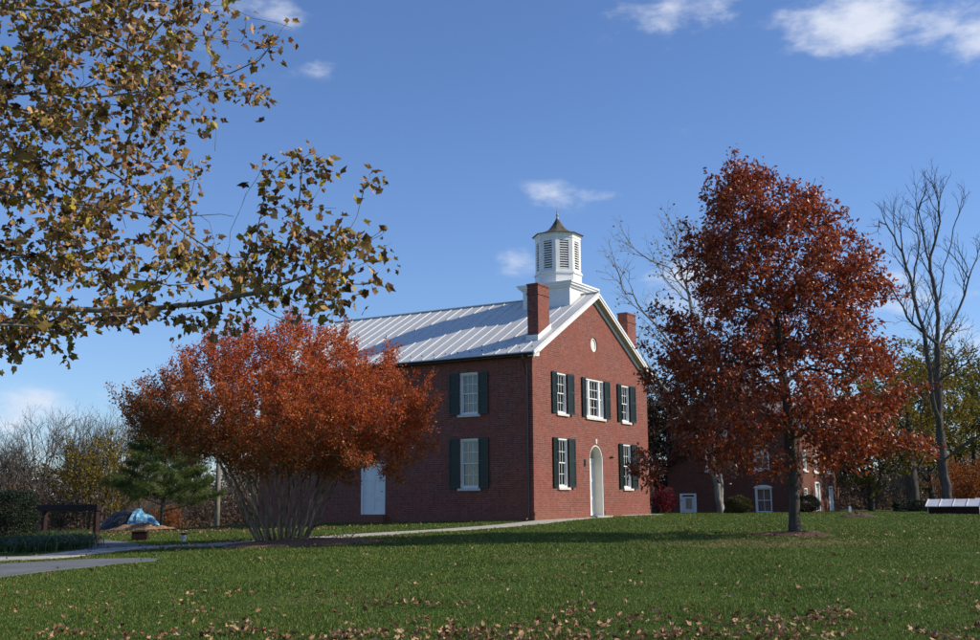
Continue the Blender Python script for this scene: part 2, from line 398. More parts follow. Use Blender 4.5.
# ------------------------------------------------------------------ ground
xs = np.unique(np.concatenate([np.linspace(-900, -130, 9), np.arange(-120, -40, 4), np.arange(-40, 45, .6), np.arange(46, 140, 4), np.linspace(150, 900, 9)]))
ys = np.unique(np.concatenate([np.linspace(-300, -20, 6), np.arange(-15, 8, 2), np.arange(8, 80, .6), np.arange(81, 200, 4), np.linspace(210, 1500, 12)]))
X, Y = np.meshgrid(xs, ys)
Z = gz(X, Y)
V = np.stack([X, Y, Z], -1).reshape(-1, 3); nx = len(xs)
ii, jj = np.meshgrid(np.arange(len(ys) - 1), np.arange(nx - 1), indexing='ij')
q = (ii * nx + jj).ravel(); Q = np.stack([q, q + 1, q + nx + 1, q + nx], -1)
ground = mesh_np('ground', V, Q, m_lawn, smooth=True); tag(ground, 'wide green lawn rising gently to the courthouse', 'lawn', kind='structure')

BLOCK = []    # (polyline xy, halfwidth) where no grass grows
def densify(P, step=.5):
    P = np.array(P, float); out_ = [P[0]]
    for a, b in zip(P[:-1], P[1:]):
        n = max(1, int(np.linalg.norm(b - a) / step))
        for k in range(1, n + 1): out_.append(a + (b - a) * k / n)
    return np.array(out_)
def smoothline(P, it=2):
    P = np.array(P, float)
    for _ in range(it):
        Q_ = [P[0]]
        for a, b in zip(P[:-1], P[1:]): Q_ += [a * .75 + b * .25, a * .25 + b * .75]
        Q_.append(P[-1]); P = np.array(Q_)
    return P
def ribbon(name, pts, width, mat, lift, block=True):
    P = densify(smoothline([p[:2] for p in pts]), .5); n = len(P)
    wd = np.interp(np.linspace(0, 1, n), np.linspace(0, 1, len(width)), width)
    T = np.gradient(P, axis=0); T /= np.linalg.norm(T, axis=1)[:, None]; N = np.stack([-T[:, 1], T[:, 0]], -1)
    K = 7; V = []
    for k in range(K):
        s = (k / (K - 1) - .5)
        xy = P + N * (s * wd)[:, None]; z = gz(xy[:, 0], xy[:, 1]) + lift
        V.append(np.c_[xy, z])
    sk = [np.c_[V[0][:, :2], V[0][:, 2] - .2]] + V + [np.c_[V[-1][:, :2], V[-1][:, 2] - .2]]
    V = np.stack(sk, 1); K2 = K + 2
    i, j = np.meshgrid(np.arange(n - 1), np.arange(K2 - 1), indexing='ij'); q = (i * K2 + j).ravel()
    o = mesh_np(name, V.reshape(-1, 3), np.stack([q, q + K2, q + K2 + 1, q + 1], -1), mat)
    if block: BLOCK.append((P, wd / 2))
    return o
walk_pts = [gp(-60, 560), gp(0, 560), gp(60, 557), gp(100, 551), gp(150, 548.5), gp(220, 545.5), gp(311, 539), gp(373, 535), gp(447, 530.8), gp(520, 525), gp(560, 520.4), gp(590, 517.2)]
walk = ribbon('path', walk_pts, [2.2, 1.7, 1.5, 1.4, 1.4], m_concrete, .03); tag(walk, 'pale concrete walkway crossing the lawn to the arched front door', 'path', kind='structure')
apron = ribbon('path', [gp(574, 518.5), gp(596, 516.6), gp(625, 515.6), gp(655, 514.9)], [1.3, 1.3], m_concrete, .036); tag(apron, 'pale strip of walk along the foot of the gabled brick front', 'path', kind='structure')
road = ribbon('road', [gp(-160, 585), gp(-40, 573), gp(40, 567), (gp(105, 562.5)), gp(158, 560.5)], [6, 4.6, 3.2, .3], m_asphalt, .02); tag(road, 'grey asphalt drive tapering off at the lower left', 'road', kind='structure')
side = ribbon('path', [gp(20, 537), gp(72, 541.5), gp(95, 545), gp(118, 549)], [2.0, 2.2, 2.4], m_asphalt, .024); tag(side, 'short grey path running up to the timber rail', 'path', kind='structure')

def mound(name, c, rx, ry, h, mat, seed=0, rough=.25, n=28, parent=None, z0=None):
    r_ = np.random.default_rng(seed); ph = r_.uniform(0, 6, 6)
    V = []; F_ = []
    R_, A_ = 9, n
    for i in range(R_ + 1):
        for k in range(A_):
            a = 2 * PI * k / A_; rr = i / R_ * (1 + .12 * math.sin(3 * a + ph[0]) + .08 * math.sin(5 * a + ph[1]))
            x = c[0] + rx * rr * math.cos(a); y = c[1] + ry * rr * math.sin(a)
            hh = h * max(0, (1 - (i / R_) ** 1.6)) * (1 + rough * math.sin(4 * rr * 3 + a * 2 + ph[2]) * math.sin(a * 5 + ph[3])) + .04 * r_.random() * (h > .3)
            z = (g1(x, y) if z0 is None else z0) + hh - (.06 if i == R_ else -.012)
            V.append((x, y, z))
    for i in range(R_):
        for k in range(A_):
            F_.append((i * A_ + k, i * A_ + (k + 1) % A_, (i + 1) * A_ + (k + 1) % A_, (i + 1) * A_ + k))
    F_ = [f[::-1] for f in F_]
    return mesh_np(name, V, F_, mat, parent, smooth=True)

# ------------------------------------------------------------------ leaf templates (triangles)
def T_rhomb(w=.45, fold=.12):
    v = np.array([(0, 0, 0), (.5, w / 2, fold), (1, 0, 0), (.5, -w / 2, fold)]); return v, np.array([(0, 2, 1), (0, 3, 2)])
def T_oak():
    half = [(0, .03), (.2, .06), (.3, .28), (.42, .1), (.55, .34), (.66, .12), (.8, .2), (1, .0)]
    v = [(x, 0, .06 * math.sin(x * 3)) for x in (0, .33, .66, 1)] 
    up = [(x, y, .12 * y + .06 * math.sin(x * 3) + .15 * y) for x, y in half[1:-1]]; dn = [(x, -y, z) for x, y, z in up]
    v += up + dn; f = []
    mids = [0, 1, 1, 2, 2, 3]
    for base, sgn in ((4, 1), (10, -1)):
        idx = [0] + list(range(base, base + 6)) + [3]
        m = [0, 0, 1, 1, 2, 2, 3, 3]
        for k in range(7):
            a, b = idx[k], idx[k + 1]; ma, mb = m[k], m[k + 1]
            if ma != a and ma != b and a != b: f.append((ma, a, b) if sgn > 0 else (ma, b, a))
            if ma != mb and mb != b: f.append((ma, b, mb) if sgn > 0 else (ma, mb, b))
    return np.array(v), np.array(f)
def T_palm(curl=.5, seed=0):
    """five-lobed sycamore leaf, curled"""
    r_ = np.random.default_rng(seed)
    ang = np.radians([-168, -125, -95, -62, -38, 0, 38, 62, 95, 125, 168]); rr = np.array([.16, .42, .33, .52, .40, .62, .40, .52, .33, .42, .16])
    rr = rr * r_.uniform(.85, 1.15, 11)
    P = np.stack([np.cos(ang) * rr + .38, np.sin(ang) * rr], -1)
    z = curl * (P[:, 1] ** 2) * 1.6 + curl * .5 * (P[:, 0] - .4) ** 2 + r_.uniform(-.06, .06, 11)
    P[:, 1] *= (1 - .35 * curl)
    v = np.vstack([[(.38, 0, 0)], np.c_[P, z]]); f = [(0, i, i + 1) for i in range(1, 11)]
    return v, np.array(f)
T_tri = (np.array([(0, -.5, 0), (0, .5, 0), (1, 0, .0)]), np.array([(0, 1, 2)]))
def T_tuft():
    v = []; f = []
    for k, (a, b) in enumerate([(0, .3), (.5, .1), (-.5, .15), (.25, -.25), (-.25, .5)]):
        n = len(v); v += [(0, -.03, 0), (0, .03, 0), (math.cos(a), math.sin(a), b)]; f.append((n, n + 1, n + 2))
    return np.array(v), np.array(f)

def rotmats(n, r_, dirs=None, spread=1.0):
    """random frames; x axis = leaf direction"""
    if dirs is None: d = r_.normal(size=(n, 3))
    else: d = dirs + r_.normal(size=(n, 3)) * spread
    d /= np.linalg.norm(d, axis=1)[:, None] + 1e-9
    u = r_.normal(size=(n, 3)); u -= (u * d).sum(1)[:, None] * d; u /= np.linalg.norm(u, axis=1)[:, None] + 1e-9
    return np.stack([d, np.cross(u, d), u], -1)
def leaves(pos, size, tmpl, r_, dirs=None, spread=1.0):
    v, f = tmpl; n = len(pos); Rm = rotmats(n, r_, dirs, spread)
    s = np.asarray(size) if np.ndim(size) else np.full(n, size)
    V = np.einsum('nij,kj->nki', Rm, v) * s[:, None, None] + pos[:, None, :]
    F_ = f[None] + (np.arange(n) * len(v))[:, None, None]
    return V.reshape(-1, 3), F_.reshape(-1, 3)
def merge(parts):
    V = []; F_ = []; n = 0
    for v, f in parts: V.append(v); F_.append(f + n); n += len(v)
    return np.vstack(V), np.vstack(F_)

# ------------------------------------------------------------------ branching skeletons
class Skel:
    def __init__(s, cap=40000): s.P = np.zeros((cap, 3)); s.D = np.zeros((cap, 3)); s.par = np.full(cap, -1, int); s.n = 0
    def add(s, p, par):
        i = s.n; s.P[i] = p; s.par[i] = par
        if par >= 0:
            d = s.P[i] - s.P[par]; s.D[i] = d / (np.linalg.norm(d) + 1e-9)
        else: s.D[i] = (0, 0, 1)
        s.n += 1; return i
    def line(s, pts, par=-1, seg=.4, r_=rng, jit=.0):
        pts = smoothline(pts, 1) if len(pts) > 2 else np.array(pts, float); pts = densify(pts, seg)
        last = par
        for k, p in enumerate(pts):
            if k == 0 and par >= 0: continue
            last = s.add(p + (r_.normal(size=3) * jit if k else 0), last)
        return last
    def nearest(s, p): return int(np.argmin(((s.P[:s.n] - np.array(p)) ** 2).sum(1)))
    def reach(s, t, seg, r_, jit=.06, lo=0, bendw=.9, up=0.0, minidx=0):
        d = t - s.P[lo:s.n]; L = np.linalg.norm(d, axis=1) + 1e-6; cs = (d * s.D[lo:s.n]).sum(1) / L
        cost = L * (1 + bendw * (1 - cs)); i = lo + int(np.argmin(cost)); L = L[i - lo]
        if L < seg * .6: return
        a = s.P[i]; c1 = a + (s.D[i] * .5 + .5 * (t - a) / (L + 1e-6) + np.array([0, 0, up])) * L * .45
        n = max(2, int(L / seg)); last = i
        for k in range(1, n + 1):
            u = k / n; p = (1 - u) ** 2 * a + 2 * u * (1 - u) * c1 + u * u * t
            if k < n: p = p + r_.normal(size=3) * jit * seg
            last = s.add(p, last)
    def radii(s, tip, base, e=2.2):
        n = s.n; r = np.zeros(n)
        acc = np.zeros(n)
        for i in range(n - 1, -1, -1):
            v = acc[i] if acc[i] > 0 else 1.0
            acc[i] = v
            if s.par[i] >= 0: acc[s.par[i]] += v
        raw = acc ** (1 / e); p = math.log(base / tip) / math.log(max(raw[0], 1.5))
        s.r = tip * raw ** p; return s.r
    def mesh(s, sides=5, rmin=0):
        n = s.n; P = s.P[:n]; par = s.par[:n]; r = s.r; nd = s.D[:n].copy()
        idx = np.where(par >= 0)[0]
        main = np.full(n, -1)
        for i in idx:
            p = par[i]
            if main[p] < 0 or r[i] > r[main[p]]: main[p] = i
        has = np.where(main >= 0)[0]; nd[has] += s.D[main[has]]; nd /= np.linalg.norm(nd, axis=1)[:, None] + 1e-9
        if rmin: idx = idx[r[idx] >= rmin]
        c = idx; p = par[c]; ismain = (main[p] == c)
        d0 = np.where(ismain[:, None], nd[p], s.D[c]); r0 = np.where(ismain, r[p], np.minimum(r[p], r[c] * 1.25)); d1 = nd[c]; r1 = r[c]
        def ring(ctr, d, rr):
            ref = np.array([.31, .93, .2]); a = np.cross(d, ref); a /= np.linalg.norm(a, axis=1)[:, None] + 1e-9; b = np.cross(d, a)
            t = np.linspace(0, 2 * PI, sides, endpoint=False)
            return ctr[:, None] + rr[:, None, None] * (np.cos(t)[None, :, None] * a[:, None] + np.sin(t)[None, :, None] * b[:, None])
        V = np.concatenate([ring(P[p], d0, r0), ring(P[c], d1, r1)], 1).reshape(-1, 3)
        m = len(c); k = np.arange(sides); k2 = (k + 1) % sides
        F_ = np.stack([k, k2, k2 + sides, k + sides], -1)[None] + (np.arange(m) * 2 * sides)[:, None, None]
        return V, F_.reshape(-1, 4)
    def thin(s, rmax):
        return np.where(s.r[:s.n] < rmax)[0]

def leafpos(sk, count, r_, spread, rmax, drop=0.0):
    idx = sk.thin(rmax); idx = idx[sk.par[idx] >= 0]; pick = r_.choice(idx, count); u = r_.random(count)[:, None]
    pos = sk.P[pick] * u + sk.P[sk.par[pick]] * (1 - u) + r_.normal(size=(count, 3)) * spread
    pos[:, 2] -= drop
    return pos, sk.D[pick]

def tree_obj(name, base, sk, bark, leafm=None, LV=None, label='', cat='tree', group=None, sides=6, local=True):
    root = empty(name, base); tag(root, label, cat, group)
    V, F_ = sk.mesh(sides); b = np.array(base, float)
    mesh_np('trunk', V - b, F_, bark, root, smooth=True)
    if LV is not None:
        mesh_np('crown', LV[0] - b, LV[1], leafm, root)
    return root

exec_order = []

# ================================================================== COURTHOUSE
a0 = rad(31.4)
OX, OY = 1.8686, 50.0
E1 = np.array([math.sin(a0), math.cos(a0), 0]); E2 = np.array([-math.cos(a0), math.sin(a0), 0])
RZ = rad(90 - 31.4)
HALL = empty('brick_courthouse', (OX, OY, 0), RZ)
tag(HALL, 'two-storey red brick courthouse with metal gable roof, white cupola and green shutters', 'building')
Wd, Ln, SL = 12.54, 16.1, .5456
def zr(u): return 11.9 - SL * abs(u - 6.27)

def cells(mb, us, zs, holes, P):
    """grid wall with rectangular holes; P(u,z)->3d"""
    us = sorted(set([round(v, 4) for v in us] + [h[0] for h in holes] + [h[1] for h in holes])); zs = sorted(set([round(v, 4) for v in zs] + [h[2] for h in holes] + [h[3] for h in holes]))
    for a, b in zip(us[:-1], us[1:]):
        for c, d in zip(zs[:-1], zs[1:]):
            m = ((a + b) / 2, (c + d) / 2)
            if any(h[0] < m[0] < h[1] and h[2] < m[1] < h[3] for h in holes): continue
            mb.quad(P(a, c), P(b, c), P(b, d), P(a, d))
def reveal(mb, h, P, Pin):
    a, b, c, d = h
    mb.quad(P(a, c), P(a, d), Pin(a, d), Pin(a, c)); mb.quad(P(b, d), P(b, c), Pin(b, c), Pin(b, d))
    mb.quad(P(a, d), P(b, d), Pin(b, d), Pin(a, d)); mb.quad(P(b, c), P(a, c), Pin(a, c), Pin(b, c))
wall = MB()
RD = .2
# openings (u0,u1,z0,z1)
G1, G3 = (2.30, 3.28, 2.30, 4.55), (9.33, 10.31, 2.30, 4.55)
U1, U3, U2 = (2.28, 3.26, 5.68, 7.58), (9.29, 10.27, 5.68, 7.58), (5.25, 7.25, 5.68, 7.58)
DC, DR, DS = 6.25, .735, 3.64
door_h = (DC - DR, DC + DR, .6, DS); arch_h = (DC - DR, DC + DR, DS, 4.45)
fr = [G1, G3, U1, U3, U2, door_h]
P = lambda u, z: (u, 0, z); Pi = lambda u, z: (u, RD, z); Pd = lambda u, z: (u, .5, z)
cells(wall, [0, Wd], [.2, 8.41], fr + [arch_h], P)
for h in fr[:-1]: reveal(wall, h, P, Pi)
NA = 18
arc = [(DC - DR * math.cos(PI * k / NA), DS + DR * math.sin(PI * k / NA)) for k in range(NA + 1)]
for (x0, z0), (x1, z1) in zip(arc[:-1], arc[1:]):
    wall.quad(P(x0, z0), P(x1, z1), P(x1, 4.45), P(x0, 4.45))
# gable with a round opening
RC, RRZ, RRU = (6.27, 9.3), .36, .36
a_, b_ = 5.85, 6.69; zb, zt = 8.88, 9.72; zw = 8.41
wall.quad(P(0, zw), P(a_, zw), P(a_, zr(a_) - .06), (0, 0, zr(0) - .06)); wall.quad(P(b_, zw), P(Wd, zw), (Wd, 0, zr(Wd) - .06), P(b_, zr(b_) - .06))
wall.quad(P(a_, zw), P(b_, zw), P(b_, zb), P(a_, zb)); wall.quad(P(a_, zt), P(b_, zt), P(b_, zr(b_) - .06), P(6.27, 11.84), P(a_, zr(a_) - .06))
for k in range(24):
    t0, t1 = 2 * PI * k / 24, 2 * PI * (k + 1) / 24
    def sq(t):
        c, s = math.cos(t), math.sin(t); m = max(abs(c), abs(s)); return RC[0] + .42 * c / m, RC[1] + .42 * s / m
    def ci(t): return RC[0] + RRU * math.cos(t), RC[1] + RRZ * math.sin(t)
    wall.quad(P(*ci(t0)), P(*sq(t0)), P(*sq(t1)), P(*ci(t1)))
    (x0, z0), (x1, z1) = ci(t0), ci(t1)
    wall.quad(P(x0, z0), P(x1, z1), Pi(x1, z1), Pi(x0, z0))
# left long side (u=0)
S_ = lambda v, z: (0, v, z); Si = lambda v, z: (RD, v, z)
SU, SG, SD = (2.83, 3.86, 5.62, 7.56), (2.83, 3.86, 2.28, 4.53), (8.09, 9.55, 1.12, 3.66)
sh_ = [SU, SG, SD]
cells(wall, [0, Ln], [.2, 8.42], sh_, lambda v, z: S_(v, z))
for h in sh_: reveal(wall, h, S_, Si)
# far side and rear gable
wall.quad((Wd, 0, .2), (Wd, Ln, .2), (Wd, Ln, 8.42), (Wd, 0, 8.42))
wall.quad((0, Ln, .2), (Wd, Ln, .2), (Wd, Ln, 8.42), (6.27, Ln, 11.84), (0, Ln, 8.42))
# inner dark lining so that no daylight passes through the openings
wall_o = wall.build('wall', m_brick, HALL)
lin = MB(); lin.box(.75, Wd - .6, .75, Ln - .6, .3, 8.3); lin.build('interior', m_room, HALL)
# shallow projecting brick plinth
pl = MB(); pl.box(.02, DC - DR - .06, -.03, -.002, .2, 1.22); pl.box(DC + DR + .06, Wd + .03, -.03, -.002, .2, 1.22); pl.box(-.03, -.002, -.03, Ln + .03, .2, 1.05)
pl.build('plinth', m_brick, HALL)

def window(parent, name, P3, u0, u1, z0, z1, cols=3, rows=2, cur=m_curtain, mull=None, rev=RD, label=None, sideflip=False):
    """P3(u, depth, z); window unit standing inside its opening"""
    def bx(mb, a, b, d0, d1, c, d):
        p = [P3(a, d0, c), P3(b, d0, c), P3(b, d0, d), P3(a, d0, d)]; q = np.array(P3(a, d1, c)) - np.array(P3(a, d0, c)); mb.prism(p, q)
    f = MB(); j = .085
    # jamb lining running the depth of the brick reveal
    bx(f, u0 + .002, u0 + j, .03, rev, z0 + .002, z1 - .002); bx(f, u1 - j, u1 - .002, .03, rev, z0 + .002, z1 - .002)
    bx(f, u0 + j, u1 - j, .03, rev, z1 - j, z1 - .002); bx(f, u0 + j, u1 - j, .03, rev, z0 + .002, z0 + j)
    fo = f.build('window', m_white, parent)
    if label: fo['label'] = label
    lights = [(u0 + j, u1 - j, cols)]
    if mull:
        f2 = MB()
        for m in mull: bx(f2, m - .075, m + .075, .05, rev, z0 + j, z1 - j)
        f2.build('mullion', m_white, fo)
        lights = [(u0 + j, mull[0] - .075, 1), (mull[0] + .075, mull[1] - .075, cols), (mull[1] + .075, u1 - j, 1)]
    zm = (z0 + z1) / 2
    for (a, b, nc) in lights:
        for (c, d, dep) in ((zm - .02, z1 - j, .10), (z0 + j, zm + .02, .145)):
            s = MB(); t = .045
            bx(s, a + .002, a + t, dep, dep + .04, c, d); bx(s, b - t, b - .002, dep, dep + .04, c, d); bx(s, a + t, b - t, dep, dep + .04, c, c + t); bx(s, a + t, b - t, dep, dep + .04, d - t, d)
            w_ = (b - a - 2 * t) / nc; h_ = (d - c - 2 * t) / rows
            for k in range(1, nc): bx(s, a + t + w_ * k - .012, a + t + w_ * k + .012, dep + .004, dep + .034, c + t, d - t)
            for k in range(1, rows): bx(s, a + t, b - t, dep + .006, dep + .032, c + t + h_ * k - .012, c + t + h_ * k + .012)
            s.build('sash', m_white, fo)
            g = MB(); g.quad(P3(a + .02, dep + .02, c + .02), P3(b - .02, dep + .02, c + .02), P3(b - .02, dep + .02, d - .02), P3(a + .02, dep + .02, d - .02)); g.build('glass', m_glass, fo)
    c_ = MB(); c_.quad(P3(u0, rev + .12, z0), P3(u1, rev + .12, z0), P3(u1, rev + .12, z1), P3(u0, rev + .12, z1)); c_.build('curtain', cur, fo)
    s = MB(); bx(s, u0 - .09, u1 + .09, -.09, .03, z0 - .11, z0 - .002); s.build('sill', m_stone if parent is HALL else m_stone, fo, bevel=.008)
    return fo
def shutter(parent, P3, u0, u1, z0, z1, tilt=.05):
    """panelled shutter held open against the wall"""
    def bx(mb, a, b, d0, d1, c, d):
        sg = 1
        k = lambda u, dd: dd - tilt * ((u - u0) / (u1 - u0))
        p = [P3(a, k(a, d0), c), P3(b, k(b, d0), c), P3(b, k(b, d0), d), P3(a, k(a, d0), d)]
        q2 = [P3(a, k(a, d1), c), P3(b, k(b, d1), c), P3(b, k(b, d1), d), P3(a, k(a, d1), d)]
        n = len(mb.v); mb.v += [tuple(map(float, x)) for x in p + q2]
        mb.f += [(n, n+1, n+2, n+3), (n+7, n+6, n+5, n+4), (n, n+4, n+5, n+1), (n+1, n+5, n+6, n+2), (n+2, n+6, n+7, n+3), (n+3, n+7, n+4, n)]
    s = MB(); st = .07; zm = z0 + (z1 - z0) * .54
    bx(s, u0, u0 + st, -.085, -.045, z0, z1); bx(s, u1 - st, u1, -.085, -.045, z0, z1)
    for c, d in ((z0, z0 + .11), (zm - .05, zm + .05), (z1 - .09, z1)): bx(s, u0 + st, u1 - st, -.085, -.045, c, d)
    # louvre blades inside the frame
    for c, d in ((z0 + .11, zm - .05), (zm + .05, z1 - .09)):
        bx(s, u0 + st, u1 - st, -.055, -.05, c, d)
        n = int((d - c) / .05)
        for k in range(n):
            zz = c + (k + .5) * (d - c) / n; bx(s, u0 + st, u1 - st, -.076, -.056, zz - .012, zz + .012)
    o = s.build('shutter', m_green, parent)
    for zz in (z0 + .3, z1 - .3):
        h = MB(); bx(h, (u1 if tilt < 0 else u0) - .02, (u1 if tilt < 0 else u0) + .02, -.045, .0, zz - .04, zz + .04)
        h.build('hinge', m_dark, o)
    return o
PF = lambda u, d, z: (u, d, z)
PS = lambda v, d, z: (d, v, z)
for h in (G1, U1, G3, U3): window(HALL, 'window', PF, *h, cur=m_curtain3)
window(HALL, 'window', PF, *U2, cur=m_curtain3, mull=(5.68, 6.82))
for h in (G1, U1, G3, U3): 
    shutter(HALL, PF, h[0] - .54, h[0] + .01, h[2] - .01, h[3] + .01, -.06); shutter(HALL, PF, h[1] - .01, h[1] + .54, h[2] - .01, h[3] + .01, .06)
shutter(HALL, PF, U2[0] - .48, U2[0] + .01, U2[2], U2[3], -.06); shutter(HALL, PF, U2[1] - .01, U2[1] + .46, U2[2], U2[3], .06)
window(HALL, 'window', PS, *SU, cur=m_curtain); window(HALL, 'window', PS, *SG, cur=m_curtain2)
for h in (SU, SG):
    shutter(HALL, PS, h[0] - .53, h[0] + .01, h[2], h[3], -.03); shutter(HALL, PS, h[1] - .01, h[1] + .53, h[2], h[3], .03)

# side door: six panels, white, with stone step
def panel_door(mb, P3, u0, u1, z0, z1, dep, rows=((.08, .3), (.36, .66), (.72, .94)), ncol=2):
    def bx(a, b, d0, d1, c, d):
        p = [P3(a, d0, c), P3(b, d0, c), P3(b, d0, d), P3(a, d0, d)]; mb.prism(p, np.array(P3(a, d1, c)) - np.array(P3(a, d0, c)))
    bx(u0, u1, dep, dep + .04, z0, z1)
    W_, H_ = u1 - u0, z1 - z0; m = .11
    xs_ = [u0, u0 + m] + ([(u0 + u1) / 2 - .05, (u0 + u1) / 2 + .05] if ncol == 2 else []) + [u1 - m, u1]
    for k in range(0, len(xs_), 2): bx(xs_[k], xs_[k + 1], dep - .022, dep - .001, z0, z1)
    zz = [z0] + [z0 + H_ * v for r in rows for v in r] + [z1]
    for k in range(0, len(zz), 2):
        for i in range(1, len(xs_) - 1, 2): bx(xs_[i] + .001, xs_[i + 1] - .001, dep - .021, dep - .001, zz[k], zz[k + 1])
f = MB(); h = SD
for a, b, c, d in ((h[0] + .002, h[0] + .1, h[2], h[3] - .002), (h[1] - .1, h[1] - .002, h[2], h[3] - .002), (h[0] + .1, h[1] - .1, h[3] - .1, h[3] - .002)):
    f.prism([PS(a, .02, c), PS(b, .02, c), PS(b, .02, d), PS(a, .02, d)], (RD, 0, 0))
dm = MB(); panel_door(dm, PS, h[0] + .1, h[1] - .1, h[2], h[3] - .1, .11); do = dm.build('door', m_white, HALL)
f.build('door_frame', m_white, do)
k_ = MB(); k_.tube([(.085, 8.32, 2.2), (.03, 8.32, 2.2), (.02, 8.32, 2.2)], [.012, .03, .02]); k_.build('door_knob', m_dark, do)
st_ = MB(); st_.box(-.35, .12, 7.95, 9.7, .35, 1.1); st_.build('door_step', m_brick, HALL)

# arched front door: deep panelled recess
def arch_pts(r, n=NA, c=DC, s=DS): return [(c - r * math.cos(PI * k / n), s + r * math.sin(PI * k / n)) for k in range(n + 1)]
dz0 = .98
jam = MB()      # cream lining of the recess
outer, inner = arch_pts(DR - .002), arch_pts(DR - .05)
ring_o = [(DC - DR + .002, dz0)] + outer + [(DC + DR - .002, dz0)]; ring_i = [(DC - DR + .05, dz0)] + inner + [(DC + DR - .05, dz0)]
for k in range(len(ring_o) - 1):
    o0, o1, i0, i1 = ring_o[k], ring_o[k + 1], ring_i[k], ring_i[k + 1]
    jam.quad((o0[0], .05, o0[1]), (i0[0], .05, i0[1]), (i1[0], .05, i1[1]), (o1[0], .05, o1[1]))
    jam.quad((i0[0], .05, i0[1]), (i0[0], .56, i0[1]), (i1[0], .56, i1[1]), (i1[0], .05, i1[1]))
jo = jam.build('door_recess', m_cream, HALL)
rv = MB()
for k in range(len(ring_o) - 1):
    o0, o1 = ring_o[k], ring_o[k + 1]
    rv.quad((o0[0], 0, o0[1]), (o0[0], .06, o0[1]), (o1[0], .06, o1[1]), (o1[0], 0, o1[1]))
rv.build('brick_arch', m_brick, HALL)
cas = MB()      # white outer casing, proud of the brick edge
co_, ci_ = arch_pts(DR - .004), arch_pts(DR - .065)
ro = [(DC - DR + .004, dz0)] + co_ + [(DC + DR - .004, dz0)]; ri = [(DC - DR + .065, dz0)] + ci_ + [(DC + DR - .065, dz0)]
for k in range(len(ro) - 1):
    o0, o1, i0, i1 = ro[k], ro[k + 1], ri[k], ri[k + 1]
    cas.prism([(o0[0], .02, o0[1]), (i0[0], .02, i0[1]), (i1[0], .02, i1[1]), (o1[0], .02, o1[1])], (0, .028, 0))
cas.build('casing', m_white, jo)
fd = MB(); panel_door(fd, PF, DC - DR + .05, DC + DR - .05, dz0, DS + .02, .5, ((.06, .28), (.34, .6), (.66, .94)), 2); fdo = fd.build('door', m_white, HALL)
kb = MB(); kb.tube([(DC - .5, .47, 2.05), (DC - .5, .42, 2.05), (DC - .5, .41, 2.05)], [.012, .03, .02]); kb.build('door_knob', m_dark, fdo)
fl = MB(); tr_ = MB()
tr_.box(DC - DR + .05, DC + DR - .05, .46, .54, DS + .02, DS + .11)
for a in (30, 60, 90, 120, 150):
    t = rad(a); tr_.beam((DC, .5, DS + .1), (DC + (DR - .06) * math.cos(t), .5, DS + (DR - .06) * math.sin(t)), .025, .025, (0, 1, 0))
tr_.build('transom_bar', m_white, fdo)
pts = [(x, .52, z) for x, z in arch_pts(DR - .055)]; fl.quad(*pts); fl.build('fanlight', m_glass, HALL)
ks = MB(); ks.prism([(DC - .06, -.03, 4.42), (DC + .06, -.03, 4.42), (DC + .09, -.03, 4.66), (DC - .09, -.03, 4.66)], (0, .028, 0)); ks.build('keystone', m_stone, HALL)
for s_ in (0,):
    stp = MB(); stp.box(DC - .85, DC + .85, -.42, .5, .5, .975); stp.build('door_step', m_concrete, HALL, bevel=.01)
pq = MB(); pq.box(4.92, 5.06, -.05, -.002, 3.32, 3.66); pq.box(4.94, 5.04, -.07, -.05, 3.36, 3.62); pq.build('plaque', m_slate, HALL)
# round gable window
rw = MB()
for k in range(24):
    t0, t1 = 2 * PI * k / 24, 2 * PI * (k + 1) / 24
    p = lambda r, t, y: (RC[0] + r * math.cos(t), y, RC[1] + r * math.sin(t))
    rw.prism([p(.28, t0, .05), p(.355, t0, .05), p(.355, t1, .05), p(.28, t1, .05)], (0, .06, 0))
rwo = rw.build('round_window', m_white, HALL)
gg = MB(); gg.quad(*[(RC[0] + .3 * math.cos(2 * PI * k / 20), .09, RC[1] + .3 * math.sin(2 * PI * k / 20)) for k in range(20)]); gg.build('louvre_board', m_cream, rwo)

# roof: two slopes with standing seams
OVE, OVF, V1 = .43, .34, Ln + .34
roof = MB()
def slope(sg):
    U = lambda d: 6.27 + sg * d          # d = horizontal distance from ridge
    z_ = lambda d: 11.9 - SL * d
    D1 = 6.27 + OVE
    p = [(U(0), -OVF, z_(0)), (U(D1), -OVF, z_(D1)), (U(D1), V1, z_(D1)), (U(0), V1, z_(0))]
    q_ = [(a, b, c - .07) for a, b, c in p]
    n = len(roof.v); roof.v += p + q_
    roof.f += [(n, n+1, n+2, n+3), (n+7, n+6, n+5, n+4), (n, n+4, n+5, n+1), (n+1, n+5, n+6, n+2), (n+2, n+6, n+7, n+3)]
    k = 0; v = -OVF + .03
    while v < V1:
        a = np.array((U(.03), v, z_(.03) + .018)); b = np.array((U(D1 - .01), v, z_(D1 - .01) + .018))
        roof.beam(a, b, .02, .04)
        v += .665
slope(-1); slope(1)
roof.beam((6.27, -OVF - .01, 11.925), (6.27, V1, 11.925), .16, .05)
roof_o = roof.build('roof', m_roof, HALL)
k = 0; v = -OVF + .03 + .33
while v < V1 - .2:
    g_ = MB(); d = 6.27 + OVE - .5
    g_.prism([(6.27 - d, v - .03, 11.9 - SL * d), (6.27 - d, v + .03, 11.9 - SL * d), (6.27 - d, v + .02, 11.9 - SL * d + .055), (6.27 - d, v - .02, 11.9 - SL * d + .055)], (-.03, 0, -.01))
    g_.build('snow_guard', m_slate, roof_o); v += .665
